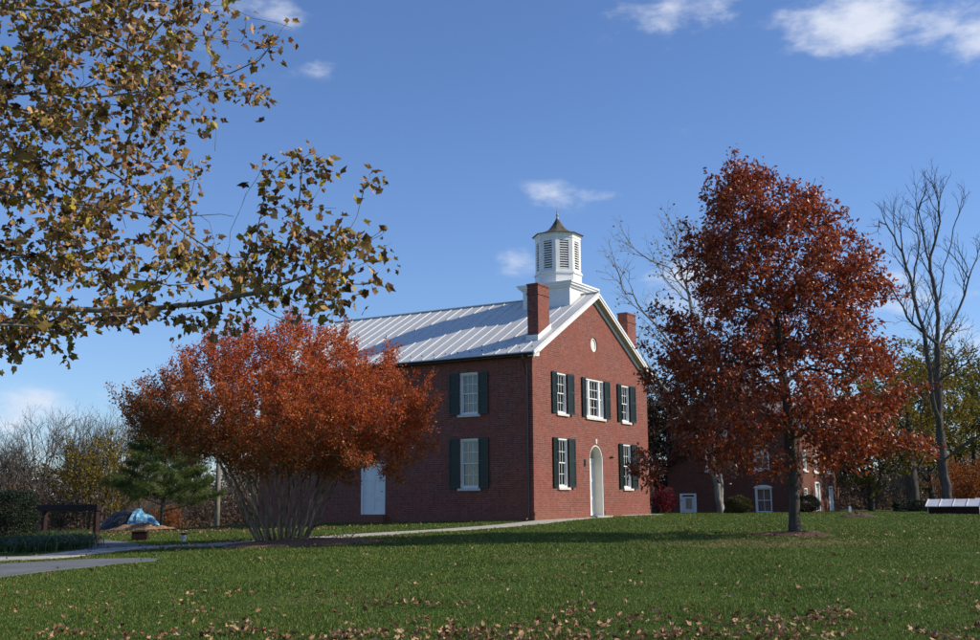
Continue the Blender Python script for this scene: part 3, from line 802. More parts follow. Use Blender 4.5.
# gable trim
def rake(sg):
    U = lambda d: 6.27 + sg * d
    z_ = lambda d: 11.9 - SL * d - .072
    D1 = 6.27 + OVE - .02
    def strip(y0, y1, top, bot, d0=0.0, d1=D1):
        mb = trim
        p = [(U(d0), y0, z_(d0) - top), (U(d1), y0, z_(d1) - top), (U(d1), y0, z_(d1) - bot), (U(d0), y0, z_(d0) - bot)]
        if sg < 0: p = p[::-1]
        mb.prism(p, (0, y1 - y0, 0))
    return strip
trim = MB()
for sg in (-1, 1):
    st = rake(sg)
    st(-.325, -.285, .0, .20)         # barge board
    st(-.36, -.326, .0, .075)         # crown strip
    st(-.045, -.003, .19, .40, 0, 6.27 - .02)
trim.build('barge_board', m_white, HALL)
sof = MB()
for sg in (-1, 1):
    st0 = rake(sg)
    trim_bak = trim; trim = sof; st0(-.284, -.003, .13, .165); trim = trim_bak
sof.build('soffit', m_soffit, HALL)
# eave boxes: boxed cornice and gutter on both long sides
for sg, nm in ((-1, m_gutter), (1, m_gutter)):
    U = lambda d: 6.27 + sg * d
    ze = 11.9 - SL * (6.27 + OVE)
    c = MB(); xa, xb = sorted((U(6.27 + .005), U(6.27 + OVE - .03))); c.box(xa, xb, -.28, Ln + .28, ze - .17, ze - .075)
    c.build('cornice', m_gutter, HALL)
    g = MB(); gx = U(6.27 + OVE + .03)
    for k in range(8):
        t0, t1 = PI + PI * k / 8, PI + PI * (k + 1) / 8
        r = .075
        g.prism([(gx + r * math.cos(t0), -.3, ze - .06 + r * math.sin(t0)), (gx + r * math.cos(t1), -.3, ze - .06 + r * math.sin(t1)), (gx + (r - .01) * math.cos(t1), -.3, ze - .06 + (r - .01) * math.sin(t1)), (gx + (r - .01) * math.cos(t0), -.3, ze - .06 + (r - .01) * math.sin(t0))], (0, Ln + .6, 0))
    g.build('gutter', m_gutter, HALL)
# white returns closing the eave ends
for sg in (-1, 1):
    rt = MB()
    U = lambda d: 6.27 + sg * d
    ze = 11.9 - SL * (6.27 + OVE)
    pp = [(U(6.27 + OVE), -.325, ze - .08), (U(6.27 + OVE), -.325, ze - .22), (U(6.2), -.325, ze - .22 - .16 + .2), (U(6.2), -.325, zr(0) - .1)]
    rt.prism(pp if sg > 0 else pp[::-1], (0, .04, 0))
    rt.build('cornice_return', m_white, HALL)
ds = MB(); ze = 11.9 - SL * (6.27 + OVE)
ds.tube([(-OVE - .03, .22, ze - .12), (-OVE - .03, .22, ze - .3), (-.14, .24, ze - .75), (-.085, .25, ze - 1.0), (-.085, .25, 1.25), (-.085, .25, 1.05), (-.2, .25, .93), (-.34, .25, .88)],   .052, 8)
for z_ in (2.4, 4.4, 6.4): ds.box(-.14, .0, .19, .31, z_, z_ + .05)
ds.build('downspout', m_gutter, HALL, smooth=False)
# chimneys
def chimney(u0, u1, v0, v1, zt):
    c = MB(); zb_ = min(zr(u0), zr(u1)) - .25
    c.box(u0, u1, v0, v1, zb_, zt - .52); c.box(u0 - .035, u1 + .035, v0 - .035, v1 + .035, zt - .52, zt - .44); c.box(u0 - .002, u1 + .002, v0 - .002, v1 + .002, zt - .44, zt - .08)
    c.box(u0 - .03, u1 + .03, v0 - .03, v1 + .03, zt - .08, zt)
    o = c.build('chimney', m_brick, HALL)
    t = MB(); t.box(u0 + .08, u1 - .08, v0 + .08, v1 - .08, zt, zt + .03); t.build('chimney_cap', m_dark, o)
    fl_ = MB()
    a, b = (u0, u1)
    e = .035
    pp = [(a - .1, v0 - e, zr(a - .1) + .0), (b + .1, v0 - e, zr(b + .1)), (b + .1, v0 - e, zr(b + .1) + .24), (a - .1, v0 - e, zr(a - .1) + .24)]
    fl_.prism(pp, (0, .028, 0)); pp2 = [(x, v1 + .005, z) for x, _, z in pp]; fl_.prism(pp2, (0, .028, 0))
    lo = a if zr(a) < zr(b) else b; sgn = -1 if lo == a else 1
    fl_.box(min(lo + sgn * .005, lo + sgn * .035), max(lo + sgn * .005, lo + sgn * .035), v0 - e, v1 + e, zr(lo) - .05, zr(lo) + .22)
    fl_.build('flashing', m_white, o)
    return o
chimney(.86, 1.93, .14, .70, 11.56); chimney(10.61, 11.68, .14, .70, 11.56)

# cupola
CU, CV = 6.27, 1.93
cu = MB(); Hb, Hc = 1.30, 1.56
for (x0, x1, y0, y1) in ((CU - Hb, CU + Hb, CV - Hb, CV + Hb),):
    cu.box(x0, x1, y0, y1, 11.0, 12.12)
    for sx in (-1, 1):
        for sy in (-1, 1):
            cu.box(*(sorted((CU + sx * (Hb - .16), CU + sx * (Hb + .025)))), *(sorted((CV + sy * (Hb - .16), CV + sy * (Hb + .025)))), 11.05, 12.1)
cu.box(CU - Hb - .1, CU + Hb + .1, CV - Hb - .1, CV + Hb + .1, 12.1, 12.2)
cu.box(CU - Hc + .06, CU + Hc - .06, CV - Hc + .06, CV + Hc - .06, 12.2, 12.3)
cu.box(CU - Hc, CU + Hc, CV - Hc, CV + Hc, 12.3, 12.38)
def octo(r, z, off=PI / 8): return [(CU + r * math.cos(off + k * PI / 4), CV + r * math.sin(off + k * PI / 4), z) for k in range(8)]
def oprism(mb, r, z0, z1): mb.prism(octo(r, z0), (0, 0, z1 - z0))
oprism(cu, 1.19, 12.382, 12.95); oprism(cu, 1.25, 12.95, 13.03); oprism(cu, 1.20, 13.03, 13.08)
oprism(cu, 1.18, 14.78, 14.95); oprism(cu, 1.24, 14.95, 15.02)
R8 = 1.16; o8 = octo(R8, 0)
lv_data = []
for k in range(8):
    a = np.array(o8[k][:2]); b = np.array(o8[(k + 1) % 8][:2]); L = np.linalg.norm(b - a); d = (b - a) / L; nrm = np.array([d[1], -d[0]])
    def pb(mb, s0, s1, n0, n1, z0, z1):
        p = [a + d * s0 + nrm * n0, a + d * s1 + nrm * n0, a + d * s1 + nrm * n1, a + d * s0 + nrm * n1]
        mb.prism([(x[0], x[1], z0) for x in p], (0, 0, z1 - z0))
    pb(cu, .0, .21, -.1, 0, 13.08, 14.78); pb(cu, L - .21, L, -.1, 0, 13.08, 14.78)
    pb(cu, .21, L - .21, -.1, 0, 13.08, 13.16); pb(cu, .21, L - .21, -.1, 0, 14.64, 14.78)
    lv_data.append((a, d, L, nrm))
cup = cu.build('cupola', m_white, HALL)
for (a, d, L, nrm) in lv_data:
    lv = MB(); n = 12
    for i in range(n):
        z = 13.16 + (i + .5) * (1.48 / n)
        s0, s1 = .205, L - .205
        pi_, po_ = (-.13, -.01)
        A = a + d * s0; B = a + d * s1
        pts = [(*(A + nrm * po_), z - .05), (*(B + nrm * po_), z - .05), (*(B + nrm * pi_), z + .02), (*(A + nrm * pi_), z + .02)]
        lv.prism(pts, (0, 0, .040))
    lv.build('louvre', m_white, cup)
core = MB(); core.prism(octo(.98, 13.0), (0, 0, 1.9)); core.build('cupola_core', m_dark, cup)
cr = MB(); prof = [(1.34, 15.02), (1.31, 15.05), (.98, 15.13), (.68, 15.26), (.44, 15.44), (.27, 15.64), (.15, 15.83), (.06, 15.98)]
n0 = len(cr.v)
for r, z in prof: cr.v += octo(r, z)
for i in range(len(prof) - 1):
    for k in range(8):
        j = (k + 1) % 8; cr.f.append((n0 + i * 8 + k, n0 + i * 8 + j, n0 + (i + 1) * 8 + j, n0 + (i + 1) * 8 + k))
cr.f.append(tuple(n0 + k for k in range(7, -1, -1))); cr.build('cupola_roof', m_shingle, cup)
fi = MB(); fi.tube([(CU, CV, z) for z in (15.9, 16.0, 16.04, 16.1, 16.16, 16.22, 16.3, 16.36, 16.42, 16.7)], [.09, .08, .05, .045, .07, .05, .022, .035, .016, .006], 10)
fi.build('finial', simple('finial_metal', (.25, .27, .28), .5, .4, .3), cup, smooth=True)

# ================================================================== OLD JAIL behind the oak
j0 = at(798, 514, 72.0); JX, JY = j0[0], j0[1]
JAIL = empty('brick_jailhouse', (JX, JY, 0), RZ); tag(JAIL, 'old red brick jailhouse with white trimmed windows half hidden behind the red oak', 'building')
jw = MB(); JW, JL, JZ = 10.4, 8.7, 6.4
P = lambda u, z: (u, 0, z); Pi = lambda u, z: (u, .2, z)
def jz(v): return JZ + 2.9 * (1 - abs(v - JL / 2) / (JL / 2))
jf = [(1.7, 2.5, 1.5, 2.45), (1.7, 2.5, 3.55, 4.9), (4.1, 5.0, 3.5, 5.0), (7.3, 8.2, 3.5, 5.0), (4.2, 5.2, .95, 2.75), (7.5, 8.4, .95, 2.5)]
cells(jw, [0, JW], [.2, JZ], jf, P)
for h in jf: reveal(jw, h, P, Pi)
S_ = lambda v, z: (0, v, z); Si = lambda v, z: (.2, v, z)
js = [(1.62, 2.72, .85, 2.48), (6.75, 7.8, .85, 2.05), (5.0, 6.0, 3.6, 5.2), (1.7, 2.7, 3.6, 5.2)]
cells(jw, [0, JL], [.2, JZ], js, S_)
for h in js: reveal(jw, h, S_, Si)
jw.quad((0, 0, JZ), (0, JL, JZ), (0, JL / 2, jz(JL / 2) - .05)); jw.quad((JW, 0, .2), (JW, JL, .2), (JW, JL, JZ), (JW, JL / 2, jz(JL / 2) - .05), (JW, 0, JZ)); jw.quad((0, JL, .2), (JW, JL, .2), (JW, JL, JZ), (0, JL, JZ))
jw.build('wall', m_brick2, JAIL)
ji = MB(); ji.box(.6, JW - .5, .6, JL - .5, .3, 6.2); ji.build('interior', m_room, JAIL)
for h in jf[:4]: window(JAIL, 'window', PF, *h, cols=2)
for h in js[2:]: window(JAIL, 'window', PS, *h, cols=2)
window(JAIL, 'window', PS, *js[0], cols=2, rows=1, cur=m_curtain2)
hd = MB(); n = 10
pts = [(-.03, 2.17 - .62 * math.cos(PI * k / n), 2.44 + .2 * math.sin(PI * k / n)) for k in range(n + 1)]
hd.prism(pts, (.06, 0, 0)); hd.build('window_head', m_white, JAIL)
for h, PP in ((jf[4], PF), (jf[5], PF), (js[1], PS)):
    d_ = MB(); panel_door(d_, PP, h[0] + .1, h[1] - .1, h[2], h[3] - .1, .1); dd = d_.build('door', m_white, JAIL)
    f_ = MB()
    for a, b, c, d in ((h[0] - .05, h[0] + .1, h[2], h[3]), (h[1] - .1, h[1] + .05, h[2], h[3]), (h[0] - .05, h[1] + .05, h[3] - .1 + .1, h[3] + .1)):
        p0 = [PP(a, -.02, c), PP(b, -.02, c), PP(b, -.02, d), PP(a, -.02, d)]; f_.prism(p0, np.array(PP(a, .12, c)) - np.array(PP(a, -.02, c)))
    f_.build('door_frame', m_white, dd)
h = js[1]
pn = MB(); pn.prism([PS(h[0] + .32, .085, 1.15), PS(h[1] - .32, .085, 1.15), PS(h[1] - .32, .085, 1.85), PS(h[0] + .32, .085, 1.85)], (-.012, 0, 0)); pn.build('door_panel', m_curtain, JAIL)
jr = MB()
for sg in (-1, 1):
    a = (JL / 2); D1 = JL / 2 + .35; s_ = 2.9 / (JL / 2)
    p = [(-.25, a, JZ + 2.9), (-.25, a + sg * D1, JZ + 2.9 - s_ * D1), (JW + .25, a + sg * D1, JZ + 2.9 - s_ * D1), (JW + .25, a, JZ + 2.9)]
    jr.prism(p if sg > 0 else p[::-1], (0, 0, .08))
jr.build('roof', simple('slate_roof', (.09, .09, .10), .8, .3, 0, 3, .3, .3), JAIL)
c = MB(); c.box(.1, .7, 3.9, 4.8, 7, 10.4); c.build('chimney', m_brick2, JAIL)

# ================================================================== VEGETATION
def pts_px(poly, n, Dfun, r_):
    """n random points whose outline seen from the path is the polygon, spread over real depth"""
    poly = np.array(poly, float); lo, hi = poly.min(0), poly.max(0); out_ = []
    while len(out_) < n:
        p = lo + r_.random(2) * (hi - lo); x, y = p; ins = False; j = len(poly) - 1
        for i in range(len(poly)):
            if (poly[i][1] > y) != (poly[j][1] > y) and x < (poly[j][0] - poly[i][0]) * (y - poly[i][1]) / (poly[j][1] - poly[i][1]) + poly[i][0]: ins = not ins
            j = i
        if ins: out_.append(at(x, y, Dfun()))
    return np.array(out_)

# ---- crape myrtle
def make_myrtle():
    r_ = np.random.default_rng(3)
    c = foot(283, 35.8); sk = Skel(60000)
    root0 = sk.add(c + (0, 0, -.15), -1)
    for k in range(34):
        ph = 2.4 * k + r_.normal() * .2; rr = math.sqrt((k + .5) / 34)
        b = c + np.array([math.cos(ph) * rr * .78, math.sin(ph) * rr * .6, -.05])
        out_ = .35 + rr * 2.1
        h1 = 1.1 + r_.random() * .3
        m1 = b + np.array([math.cos(ph) * out_ * .28, math.sin(ph) * out_ * .28, h1]) + r_.normal(size=3) * .06
        m2 = c + np.array([math.cos(ph) * (rr * .8 + out_ * .66), math.sin(ph) * (rr * .8 + out_ * .66), 2.6 + r_.random() * .6]) + r_.normal(size=3) * .1
        i0 = sk.add(b, root0)
        sk.line([b, m1, m2], i0, .26, r_, .032)
    nst = sk.n
    tg = []
    while len(tg) < 3400:
        v = r_.normal(size=3); v /= np.linalg.norm(v); rr = r_.random() ** .32
        x, y, z = v * rr
        if z >= 0: p = np.array([x * 5.1 * (1 - .2 * z) - .1, y * 4.3 * (1 - .15 * z), 4.0 + z * 3.15])
        else:
            p = np.array([x * 5.0 - .15, y * 4.3, 4.1 + z / abs(z) ** .3 * (1.95 if x > -.3 else 1.55)])
            if math.hypot(x, y) < .22 and p[2] < 2.6: continue
        lump = .95 + .06 * math.sin(2.3 * p[0] + 1.0) * math.sin(1.9 * p[1] + 2) + .05 * math.sin(5 * p[0] + 3 * p[2])
        p[:2] *= lump; p[2] = 4.15 + (p[2] - 4.15) * (lump if z > 0 else 1)
        tg.append(c + p)
    for _ in range(1150):
        a = r_.uniform(0, 2 * PI); q = math.sqrt(r_.uniform(.08, .97)); tg.append(c + np.array([math.cos(a) * q * 4.9 - .1, math.sin(a) * q * 4.2, 2.3 + 1.25 * q ** 2 + (.35 * q if math.cos(a) < 0 else 0) + r_.uniform(0, .8)]))
    for px, y, dy in ((400, 462, -.5), (372, 466, .4), (340, 474, -.8), (418, 448, 0), (325, 468, -1.5), (212, 458, -.6), (180, 446, -.3), (240, 470, -1.2), (152, 432, 0), (390, 470, -1.2), (300, 462, -2.4), (262, 468, -2.2), (355, 458, -2.6), (198, 450, -1.8)):
        q = at(px, y, 35.8 + dy)
        for _ in range(22): tg.append(q + r_.normal(size=3) * (.30, .30, .17))
    tg = np.array(tg); tg = tg[np.argsort(np.linalg.norm(tg - (c + (0, 0, 2)), axis=1))]
    for t in tg: sk.reach(t, .28, r_, .12, minidx=1)
    # fine upright wisps along the outline
    for k in range(420):
        i = int(r_.integers(sk.n - 6000 if sk.n > 9000 else sk.n // 2, sk.n)); p = sk.P[i]; q = p - c
        if q[2] < 3.4: continue
        d = np.array([q[0] / 4.7, q[1] / 4.2, (q[2] - 2.6) / 2.5]); d = d / np.linalg.norm(d) + np.array([0, 0, .7]); d /= np.linalg.norm(d)
        sk.line([p, p + d * r_.uniform(.25, .6)], i, .14, r_, .02)
    sk.radii(.004, .2, 2.0); sk.r[:] = np.minimum(sk.r, .045); hh_ = np.clip((sk.P[:nst, 2] - c[2]) / 2.8, 0, 1); sk.r[:nst] = np.maximum(sk.r[:nst], .036 - .018 * hh_)
    sk.r[sk.r < .006] = .005
    P_, D_ = leafpos(sk, 155000, r_, .08, .010)
    keep = (P_[:, 2] - c[2]) > 1.75; P_, D_ = P_[keep], D_[keep]
    # the crown thins out towards the sunless lower left
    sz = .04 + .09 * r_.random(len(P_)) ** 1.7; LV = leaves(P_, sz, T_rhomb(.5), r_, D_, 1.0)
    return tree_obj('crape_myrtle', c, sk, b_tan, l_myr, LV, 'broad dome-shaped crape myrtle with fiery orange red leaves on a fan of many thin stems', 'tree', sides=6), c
myr, myc = make_myrtle()

# ---- red oak
def make_oak():
    r_ = np.random.default_rng(8)
    D0 = 34.7; c = foot(795, D0); s = D0 / 1145; sk = Skel(60000)
    X0 = lambda px, y: (px - 795) * s * (1 + (480 - y) * .00012)
    prof = [(152, -42, -12), (165, -50, -4), (182, -62, 34), (200, -74, 48), (222, -90, 68), (250, -102, 82), (285, -112, 100), (312, -124, 106), (345, -134, 112), (385, -138, 116), (420, -134, 112), (445, -128, 112), (462, -88, 84), (474, -40, 40)]
    ys_ = np.array([p[0] for p in prof]); Ls = np.array([p[1] for p in prof]); Rs = np.array([p[2] for p in prof])
    b = c.copy(); zt = lambda y: c[2] + (535 - y) * s
    sk.add(b + (0, 0, -.2), -1)
    sk.line([b + (0, 0, -.2), b + (0, 0, .15), b + (.03, 0, 1.2), b + (-.02, 0, 2.4), b + (-.03, .02, 4), b + (-.2, .05, 6.2), b + (-.45, 0, 8.5), b + (-.6, 0, 10.7)], 0, .3, r_, .008)
    for k in range(26):
        h = 2.15 + 7.2 * (k / 26) ** .95; ph = k * 2.4; y = 535 - h / s
        L = np.interp(y, ys_, Ls) * -s; R_ = np.interp(y, ys_, Rs) * s; ext = (L if math.cos(ph) < 0 else R_) * .72
        i = sk.nearest(b + (0, 0, h)); p0 = sk.P[i]
        rise = .45 + .3 * (k / 26)
        d = np.array([math.cos(ph), math.sin(ph) * .9, 0])
        sk.line([p0, p0 + d * ext * .35 + (0, 0, ext * rise * .45), p0 + d * ext * .75 + (0, 0, ext * rise * .8)], i, .3, r_, .03)
    i = sk.nearest(b + (0, 0, 5)); sk.line([sk.P[i], sk.P[i] + (.5, 0, 1.2), sk.P[i] + (1.0, .1, 3.6), sk.P[i] + (1.15, 0, 5.2)], i, .3, r_, .02)
    # clump centres fill the crown's outline
    cl = []
    while len(cl) < 470:
        y = r_.uniform(152, 474); L = np.interp(y, ys_, Ls); R_ = np.interp(y, ys_, Rs); hw = (R_ - L) / 2
        if r_.random() > (hw / 130) ** 1.2 + .12: continue
        t = r_.normal(size=2); t /= np.linalg.norm(t); rr = r_.random() ** .42
        x = (L + R_) / 2 + t[0] * rr * (hw - 5); yy = t[1] * rr * hw * .9
        if y > 440 and abs(x) < 25: continue
        if r_.random() < .85 and ((x + 22) ** 2 / 26 ** 2 + (y - 270) ** 2 / 26 ** 2 < 1 or (x - 55) ** 2 / 22 ** 2 + (y - 400) ** 2 / 20 ** 2 < 1 or (x + 30) ** 2 / 18 ** 2 + (y - 445) ** 2 / 16 ** 2 < 1): continue
        cl.append(np.array([b[0] + x * s, b[1] + yy * s, zt(y)]))
    for px, y in ((750, 154), (756, 160), (770, 170), (789, 162), (783, 168), (824, 186), (830, 196), (728, 190), (706, 224), (696, 246), (842, 208), (862, 224), (879, 256), (896, 286), (668, 306), (660, 340), (657, 372), (910, 358), (922, 388), (925, 446), (935, 452), (648, 462), (652, 470), (640, 462), (905, 450), (915, 440), (918, 448)):
        cl.append(np.array([b[0] + X0(px, y), b[1] + r_.normal() * .4, zt(y)]))
    tg = []
    for q_ in cl:
        for k in range(7): tg.append(q_ + r_.normal(size=3) * (.27, .27, .20))
    tg = np.array(tg); tg = tg[np.argsort(np.linalg.norm(tg - (b + (0, 0, 5)), axis=1))]
    for t in tg: sk.reach(t, .26, r_, .10, bendw=.8)
    sk.radii(.006, .165, 2.1)
    i = np.where((sk.P[:sk.n, 2] < c[2] + .35) & (sk.r[:sk.n] > .1))[0]; sk.r[i] *= 1 + .5 * (1 - (sk.P[i, 2] - c[2] + .2) / .55)
    P_, D_ = leafpos(sk, 46000, r_, .12, .0105, .03)
    LV = leaves(P_, r_.uniform(.09, .18, len(P_)), T_oak(), r_, D_ * .6 + np.array([0, 0, -.25]), .75)
    return tree_obj('red_oak', c, sk, b_dark, l_oak, LV, 'tall pyramidal oak with dark russet leaves, mulch ringing its straight trunk', 'tree', sides=8), c
oak, oakc = make_oak()

# ---- big sycamore whose boughs reach in from the left, trunk outside the frame
def make_sycamore():
    r_ = np.random.default_rng(21); sk = Skel(60000)
    b = np.array([-11.6, 15.5, g1(-11.6, 15.5)])
    sk.add(b + (0, 0, -.2), -1)
    top = sk.line([b + (0, 0, -.2), b + (0, 0, 1), b + (.1, 0, 3), b + (.0, .1, 5.5), b + (.3, .1, 8), b + (.2, .2, 10.5)], 0, .35, r_, .01)
    limbs = []
    def limb(z0, pts, D0=15.3, D1=14.3, dm=None):
        i = sk.nearest(b + (0, 0, z0)); Pp = []
        for k, (x, y) in enumerate(pts): Pp.append(at(x, y, D0 + (D1 - D0) * k / (len(pts) - 1)))
        last = sk.line([sk.P[i]] + Pp, i, .22, r_, .02); return last
    limb(2.9, [(-120, 270), (-40, 288), (0, 298), (29, 306), (87, 310), (144, 307), (191, 307), (231, 298), (272, 289), (306, 277), (347, 254), (381, 231)], 15.2, 13.9)
    limb(4.6, [(-100, 60), (0, 101), (58, 130), (92, 156), (139, 191), (173, 225), (215, 255), (255, 262)], 15.6, 14.6)
    limb(4.9, [(-100, 80), (0, 94), (43, 94), (87, 96), (140, 93), (190, 82), (240, 72), (280, 40)], 16.8, 16.2)
    limb(6.2, [(-60, -70), (53, 0), (112, 45), (157, 70), (197, 87), (215, 110), (215, 150)], 14.6, 13.8)
    limb(3.9, [(-100, 160), (0, 191), (69, 202), (130, 212), (190, 216), (235, 215)], 14.4, 13.6)
    limb(5.4, [(-80, -20), (0, 5), (50, 10), (110, -2), (180, 2), (240, 12), (290, 28)], 15.2, 15.6)
    limb(3.4, [(-110, 225), (-20, 250), (60, 262), (120, 275), (170, 285)], 16.0, 16.4)
    limb(7.5, [(-200, -250), (-60, -180), (60, -120), (160, -90)], 15, 15.5)
    limb(3.2, [(-110, 300), (-40, 330), (20, 322), (62, 330)], 14.4, 14.2)
    i = sk.nearest(at(291, 243, 14.1) ); 
    def spray(src, pts, D):
        i = sk.nearest(at(*src, D)); sk.line([sk.P[i]] + [at(x, y, D) for x, y in pts], i, .15, r_, .012)
    spray((272, 289), [(287, 246), (298, 215), (302, 180), (303, 152)], 14.0); spray((298, 214), [(312, 200), (326, 180)], 14.0)
    spray((330, 262), [(347, 236), (358, 210), (368, 180), (371, 172)], 13.9); spray((350, 250), [(368, 240), (386, 232)], 13.9)
    spray((306, 277), [(340, 283), (372, 284)], 13.9); spray((215, 250), [(240, 205), (262, 166)], 14.4); spray((240, 72), [(262, 60), (280, 30), (288, 22)], 16)
    spray((231, 298), [(262, 312), (290, 322), (322, 318), (340, 310)], 13.9)
    Dm = lambda: r_.uniform(13.2, 17.2)
    tg = [pts_px([(-150, -200), (170, -200), (215, -60), (250, 0), (262, 30), (236, 70), (215, 100), (208, 150), (196, 195), (232, 235), (246, 262), (240, 300), (196, 306), (150, 318), (110, 316), (60, 330), (20, 356), (-60, 380), (-150, 380)], 900, Dm, r_),
          pts_px([(-60, -60), (170, -60), (190, 60), (150, 140), (60, 170), (-60, 160)], 90, Dm, r_),
          pts_px([(236, 240), (300, 226), (345, 236), (382, 240), (388, 262), (375, 290), (335, 318), (300, 322), (246, 312)], 75, lambda: r_.uniform(13.6, 14.5), r_),
          pts_px([(255, 30), (290, 18), (296, 40), (272, 66), (250, 60)], 9, lambda: 16, r_), pts_px([(225, 85), (262, 80), (270, 108), (225, 110)], 8, lambda: 15.5, r_),
          pts_px([(295, 150), (312, 148), (335, 165), (330, 190), (300, 185)], 8, lambda: 14, r_), pts_px([(364, 170), (385, 172), (380, 190), (364, 190)], 5, lambda: 13.9, r_),
          pts_px([(245, 158), (275, 158), (340, 205), (330, 225), (250, 215)], 14, lambda: 14.2, r_),
          pts_px([(0, 318), (70, 318), (84, 345), (30, 358), (0, 360)], 16, lambda: 14.3, r_), pts_px([(165, 312), (260, 312), (250, 322), (180, 330)], 10, lambda: 14.2, r_)]
    tg = np.vstack(tg); tg = tg[np.argsort(np.linalg.norm(tg - (b + (0, 0, 4)), axis=1))]
    n0 = sk.n; tips = []
    for t in tg:
        a = sk.n; sk.reach(t, .16, r_, .10, bendw=.6); 
        if sk.n > a: tips.append(sk.n - 1)
    sk.radii(.0036, .15, 2.3); sk.r[:top + 1] = np.linspace(.34, .16, top + 1)
    tips = np.array(tips); P_ = []; D_ = []
    for i in tips:
        k = int(r_.choice([1, 3, 5, 8, 12, 15])) + (4 if sk.P[i][0] / sk.P[i][1] < -.33 else 0)
        for _ in range(k): P_.append(sk.P[i] + r_.normal(size=3) * .10); D_.append(sk.D[i])
        j = i
        for _ in range(5):
            j = sk.par[j]
            if sk.r[j] < .014 and r_.random() < .6: P_.append(sk.P[j] + r_.normal(size=3) * .04); D_.append(sk.D[j])
    for px, y, D in [(303, 150, 14), (302, 160, 14), (304, 176, 14), (326, 180, 14), (322, 188, 14), (330, 175, 14), (371, 170, 13.9), (378, 184, 13.9), (366, 188, 13.9), (383, 228, 13.9), (386, 231, 13.9), (262, 166, 14.4), (258, 163, 14.4), (372, 283, 13.9), (380, 276, 13.9), (290, 22, 16), (286, 40, 16)]:
        for _ in range(2): P_.append(at(px, y, D) + r_.normal(size=3) * .03); D_.append(np.array([0, 0, 0.]))
    P_ = np.array(P_); D_ = np.array(D_) * .4 + np.array([0, 0, -.35]); n = len(P_); print('sycamore leaves', n)
    parts = []
    for k, cu_ in enumerate((.25, .7, 1.1, .9)):
        m = np.arange(n) % 4 == k
        parts.append(leaves(P_[m], r_.uniform(.075, .19, m.sum()), T_palm(cu_, k), r_, D_[m], .8))
    LV = merge(parts)
    return tree_obj('sycamore', b, sk, b_syc, l_syc, LV, 'big overhanging sycamore with withered brown lobed leaves reaching in at upper left', 'tree', sides=7)
make_sycamore()

# ---- generic trees
def grown(height, crown, seed, ntg, base_r, tip=.008, trunk=None, bend=1.5, seg=None, up=.15, jit=.09, limbs=6):
    """crown: (r_x, r_y, z_low, z_high, shape) relative to the height"""
    r_ = np.random.default_rng(seed); sk = Skel(30000); sk.add(np.array([0, 0, -.3]), -1)
    seg = seg or height * .03
    rx, ry, z0, z1 = crown
    trunk = trunk or [(0, 0, -.3), (r_.normal() * .02 * height, 0, height * .25), (r_.normal() * .03 * height, r_.normal() * .03 * height, height * .55), (r_.normal() * .04 * height, 0, height * .8)]
    sk.line(trunk, 0, seg, r_, seg * .04)
    for k in range(limbs):
        ph = k * 2.4 + r_.random(); h = height * (z0 * .9 + (z1 - z0) * .45 * k / max(1, limbs)); i = sk.nearest((0, 0, h)); p0 = sk.P[i]; e = rx * height * .62
        d = np.array([math.cos(ph), math.sin(ph), 0]); sk.line([p0, p0 + d * e * .4 + (0, 0, e * .5), p0 + d * e * .9 + (0, 0, e * 1.5)], i, seg, r_, seg * .08)
    tg = []
    while len(tg) < ntg:
        v = r_.normal(size=3); v /= np.linalg.norm(v); rr = r_.random() ** .45
        p = np.array([v[0] * rx, v[1] * ry, (z0 + z1) / 2 + v[2] * rr * (z1 - z0) / 2]) * height; p[:2] *= rr * (1 + .18 * math.sin(3 * v[0] + 5 * v[2] + seed))
        tg.append(p)
    tg = np.array(tg); tg = tg[np.argsort(np.linalg.norm(tg - (0, 0, height * z0 * .8), axis=1))]
    for t in tg: sk.reach(t, seg, r_, jit, bendw=bend, up=up)
    sk.radii(tip, base_r, 2.15); return sk, r_
def ramify(sk, i, d, L, lev, r_, seg, up=.10, ang=.65, wob=.10, shrink=.62):
    n = max(2, int(round(L / seg))); d = np.array(d, float); flip = r_.random() * 6.28
    for k in range(n):
        d = d + r_.normal(size=3) * wob + np.array([0, 0, up]); d /= np.linalg.norm(d)
        i = sk.add(sk.P[i] + d * L / n, i)
        if lev > 0 and (k + 1) / n > .22 and r_.random() < .86:
            flip += 2.4 + r_.normal() * .4
            ref = np.array([0, 0, 1.]) if abs(d[2]) < .9 else np.array([1., 0, 0]); a = np.cross(d, ref); a /= np.linalg.norm(a); b = np.cross(d, a)
            th = ang * r_.uniform(.65, 1.25); sd_ = d * math.cos(th) + (a * math.cos(flip) + b * math.sin(flip)) * math.sin(th)
            ramify(sk, i, sd_, L * shrink * r_.uniform(.6, 1.15) * (1.15 - .55 * k / n), lev - 1, r_, seg * .82, up * 1.1, ang, wob, shrink)
def bare(height, seed, base_r, lev=3, tip=.008, spread=.75, fork=.3, nmain=4, segf=.05, shrink=.62, cap=60000):
    r_ = np.random.default_rng(seed); sk = Skel(cap); sk.add(np.array([0, 0, -.3]), -1); seg = height * segf
    h0 = height * fork; i = sk.line([(0, 0, -.3), (r_.normal() * .02 * height, r_.normal() * .02 * height, h0 * .6), (r_.normal() * .03 * height, 0, h0)], 0, seg, r_, .02)
    for k in range(nmain):
        ph = 2 * PI * k / nmain + r_.random(); tl = spread * r_.uniform(.35, .8) * (0.3 if k == 0 else 1)
        ramify(sk, i if k < 3 else int(sk.par[i]), (math.cos(ph) * tl, math.sin(ph) * tl, 1), height * (1 - fork) * r_.uniform(.55, .72), lev, r_, seg, .06, .6, .07, shrink)
    sk.radii(tip, base_r, 2.2); top = sk.P[:sk.n, 2].max(); f = height / top; sk.P[:sk.n] *= f; return sk, r_
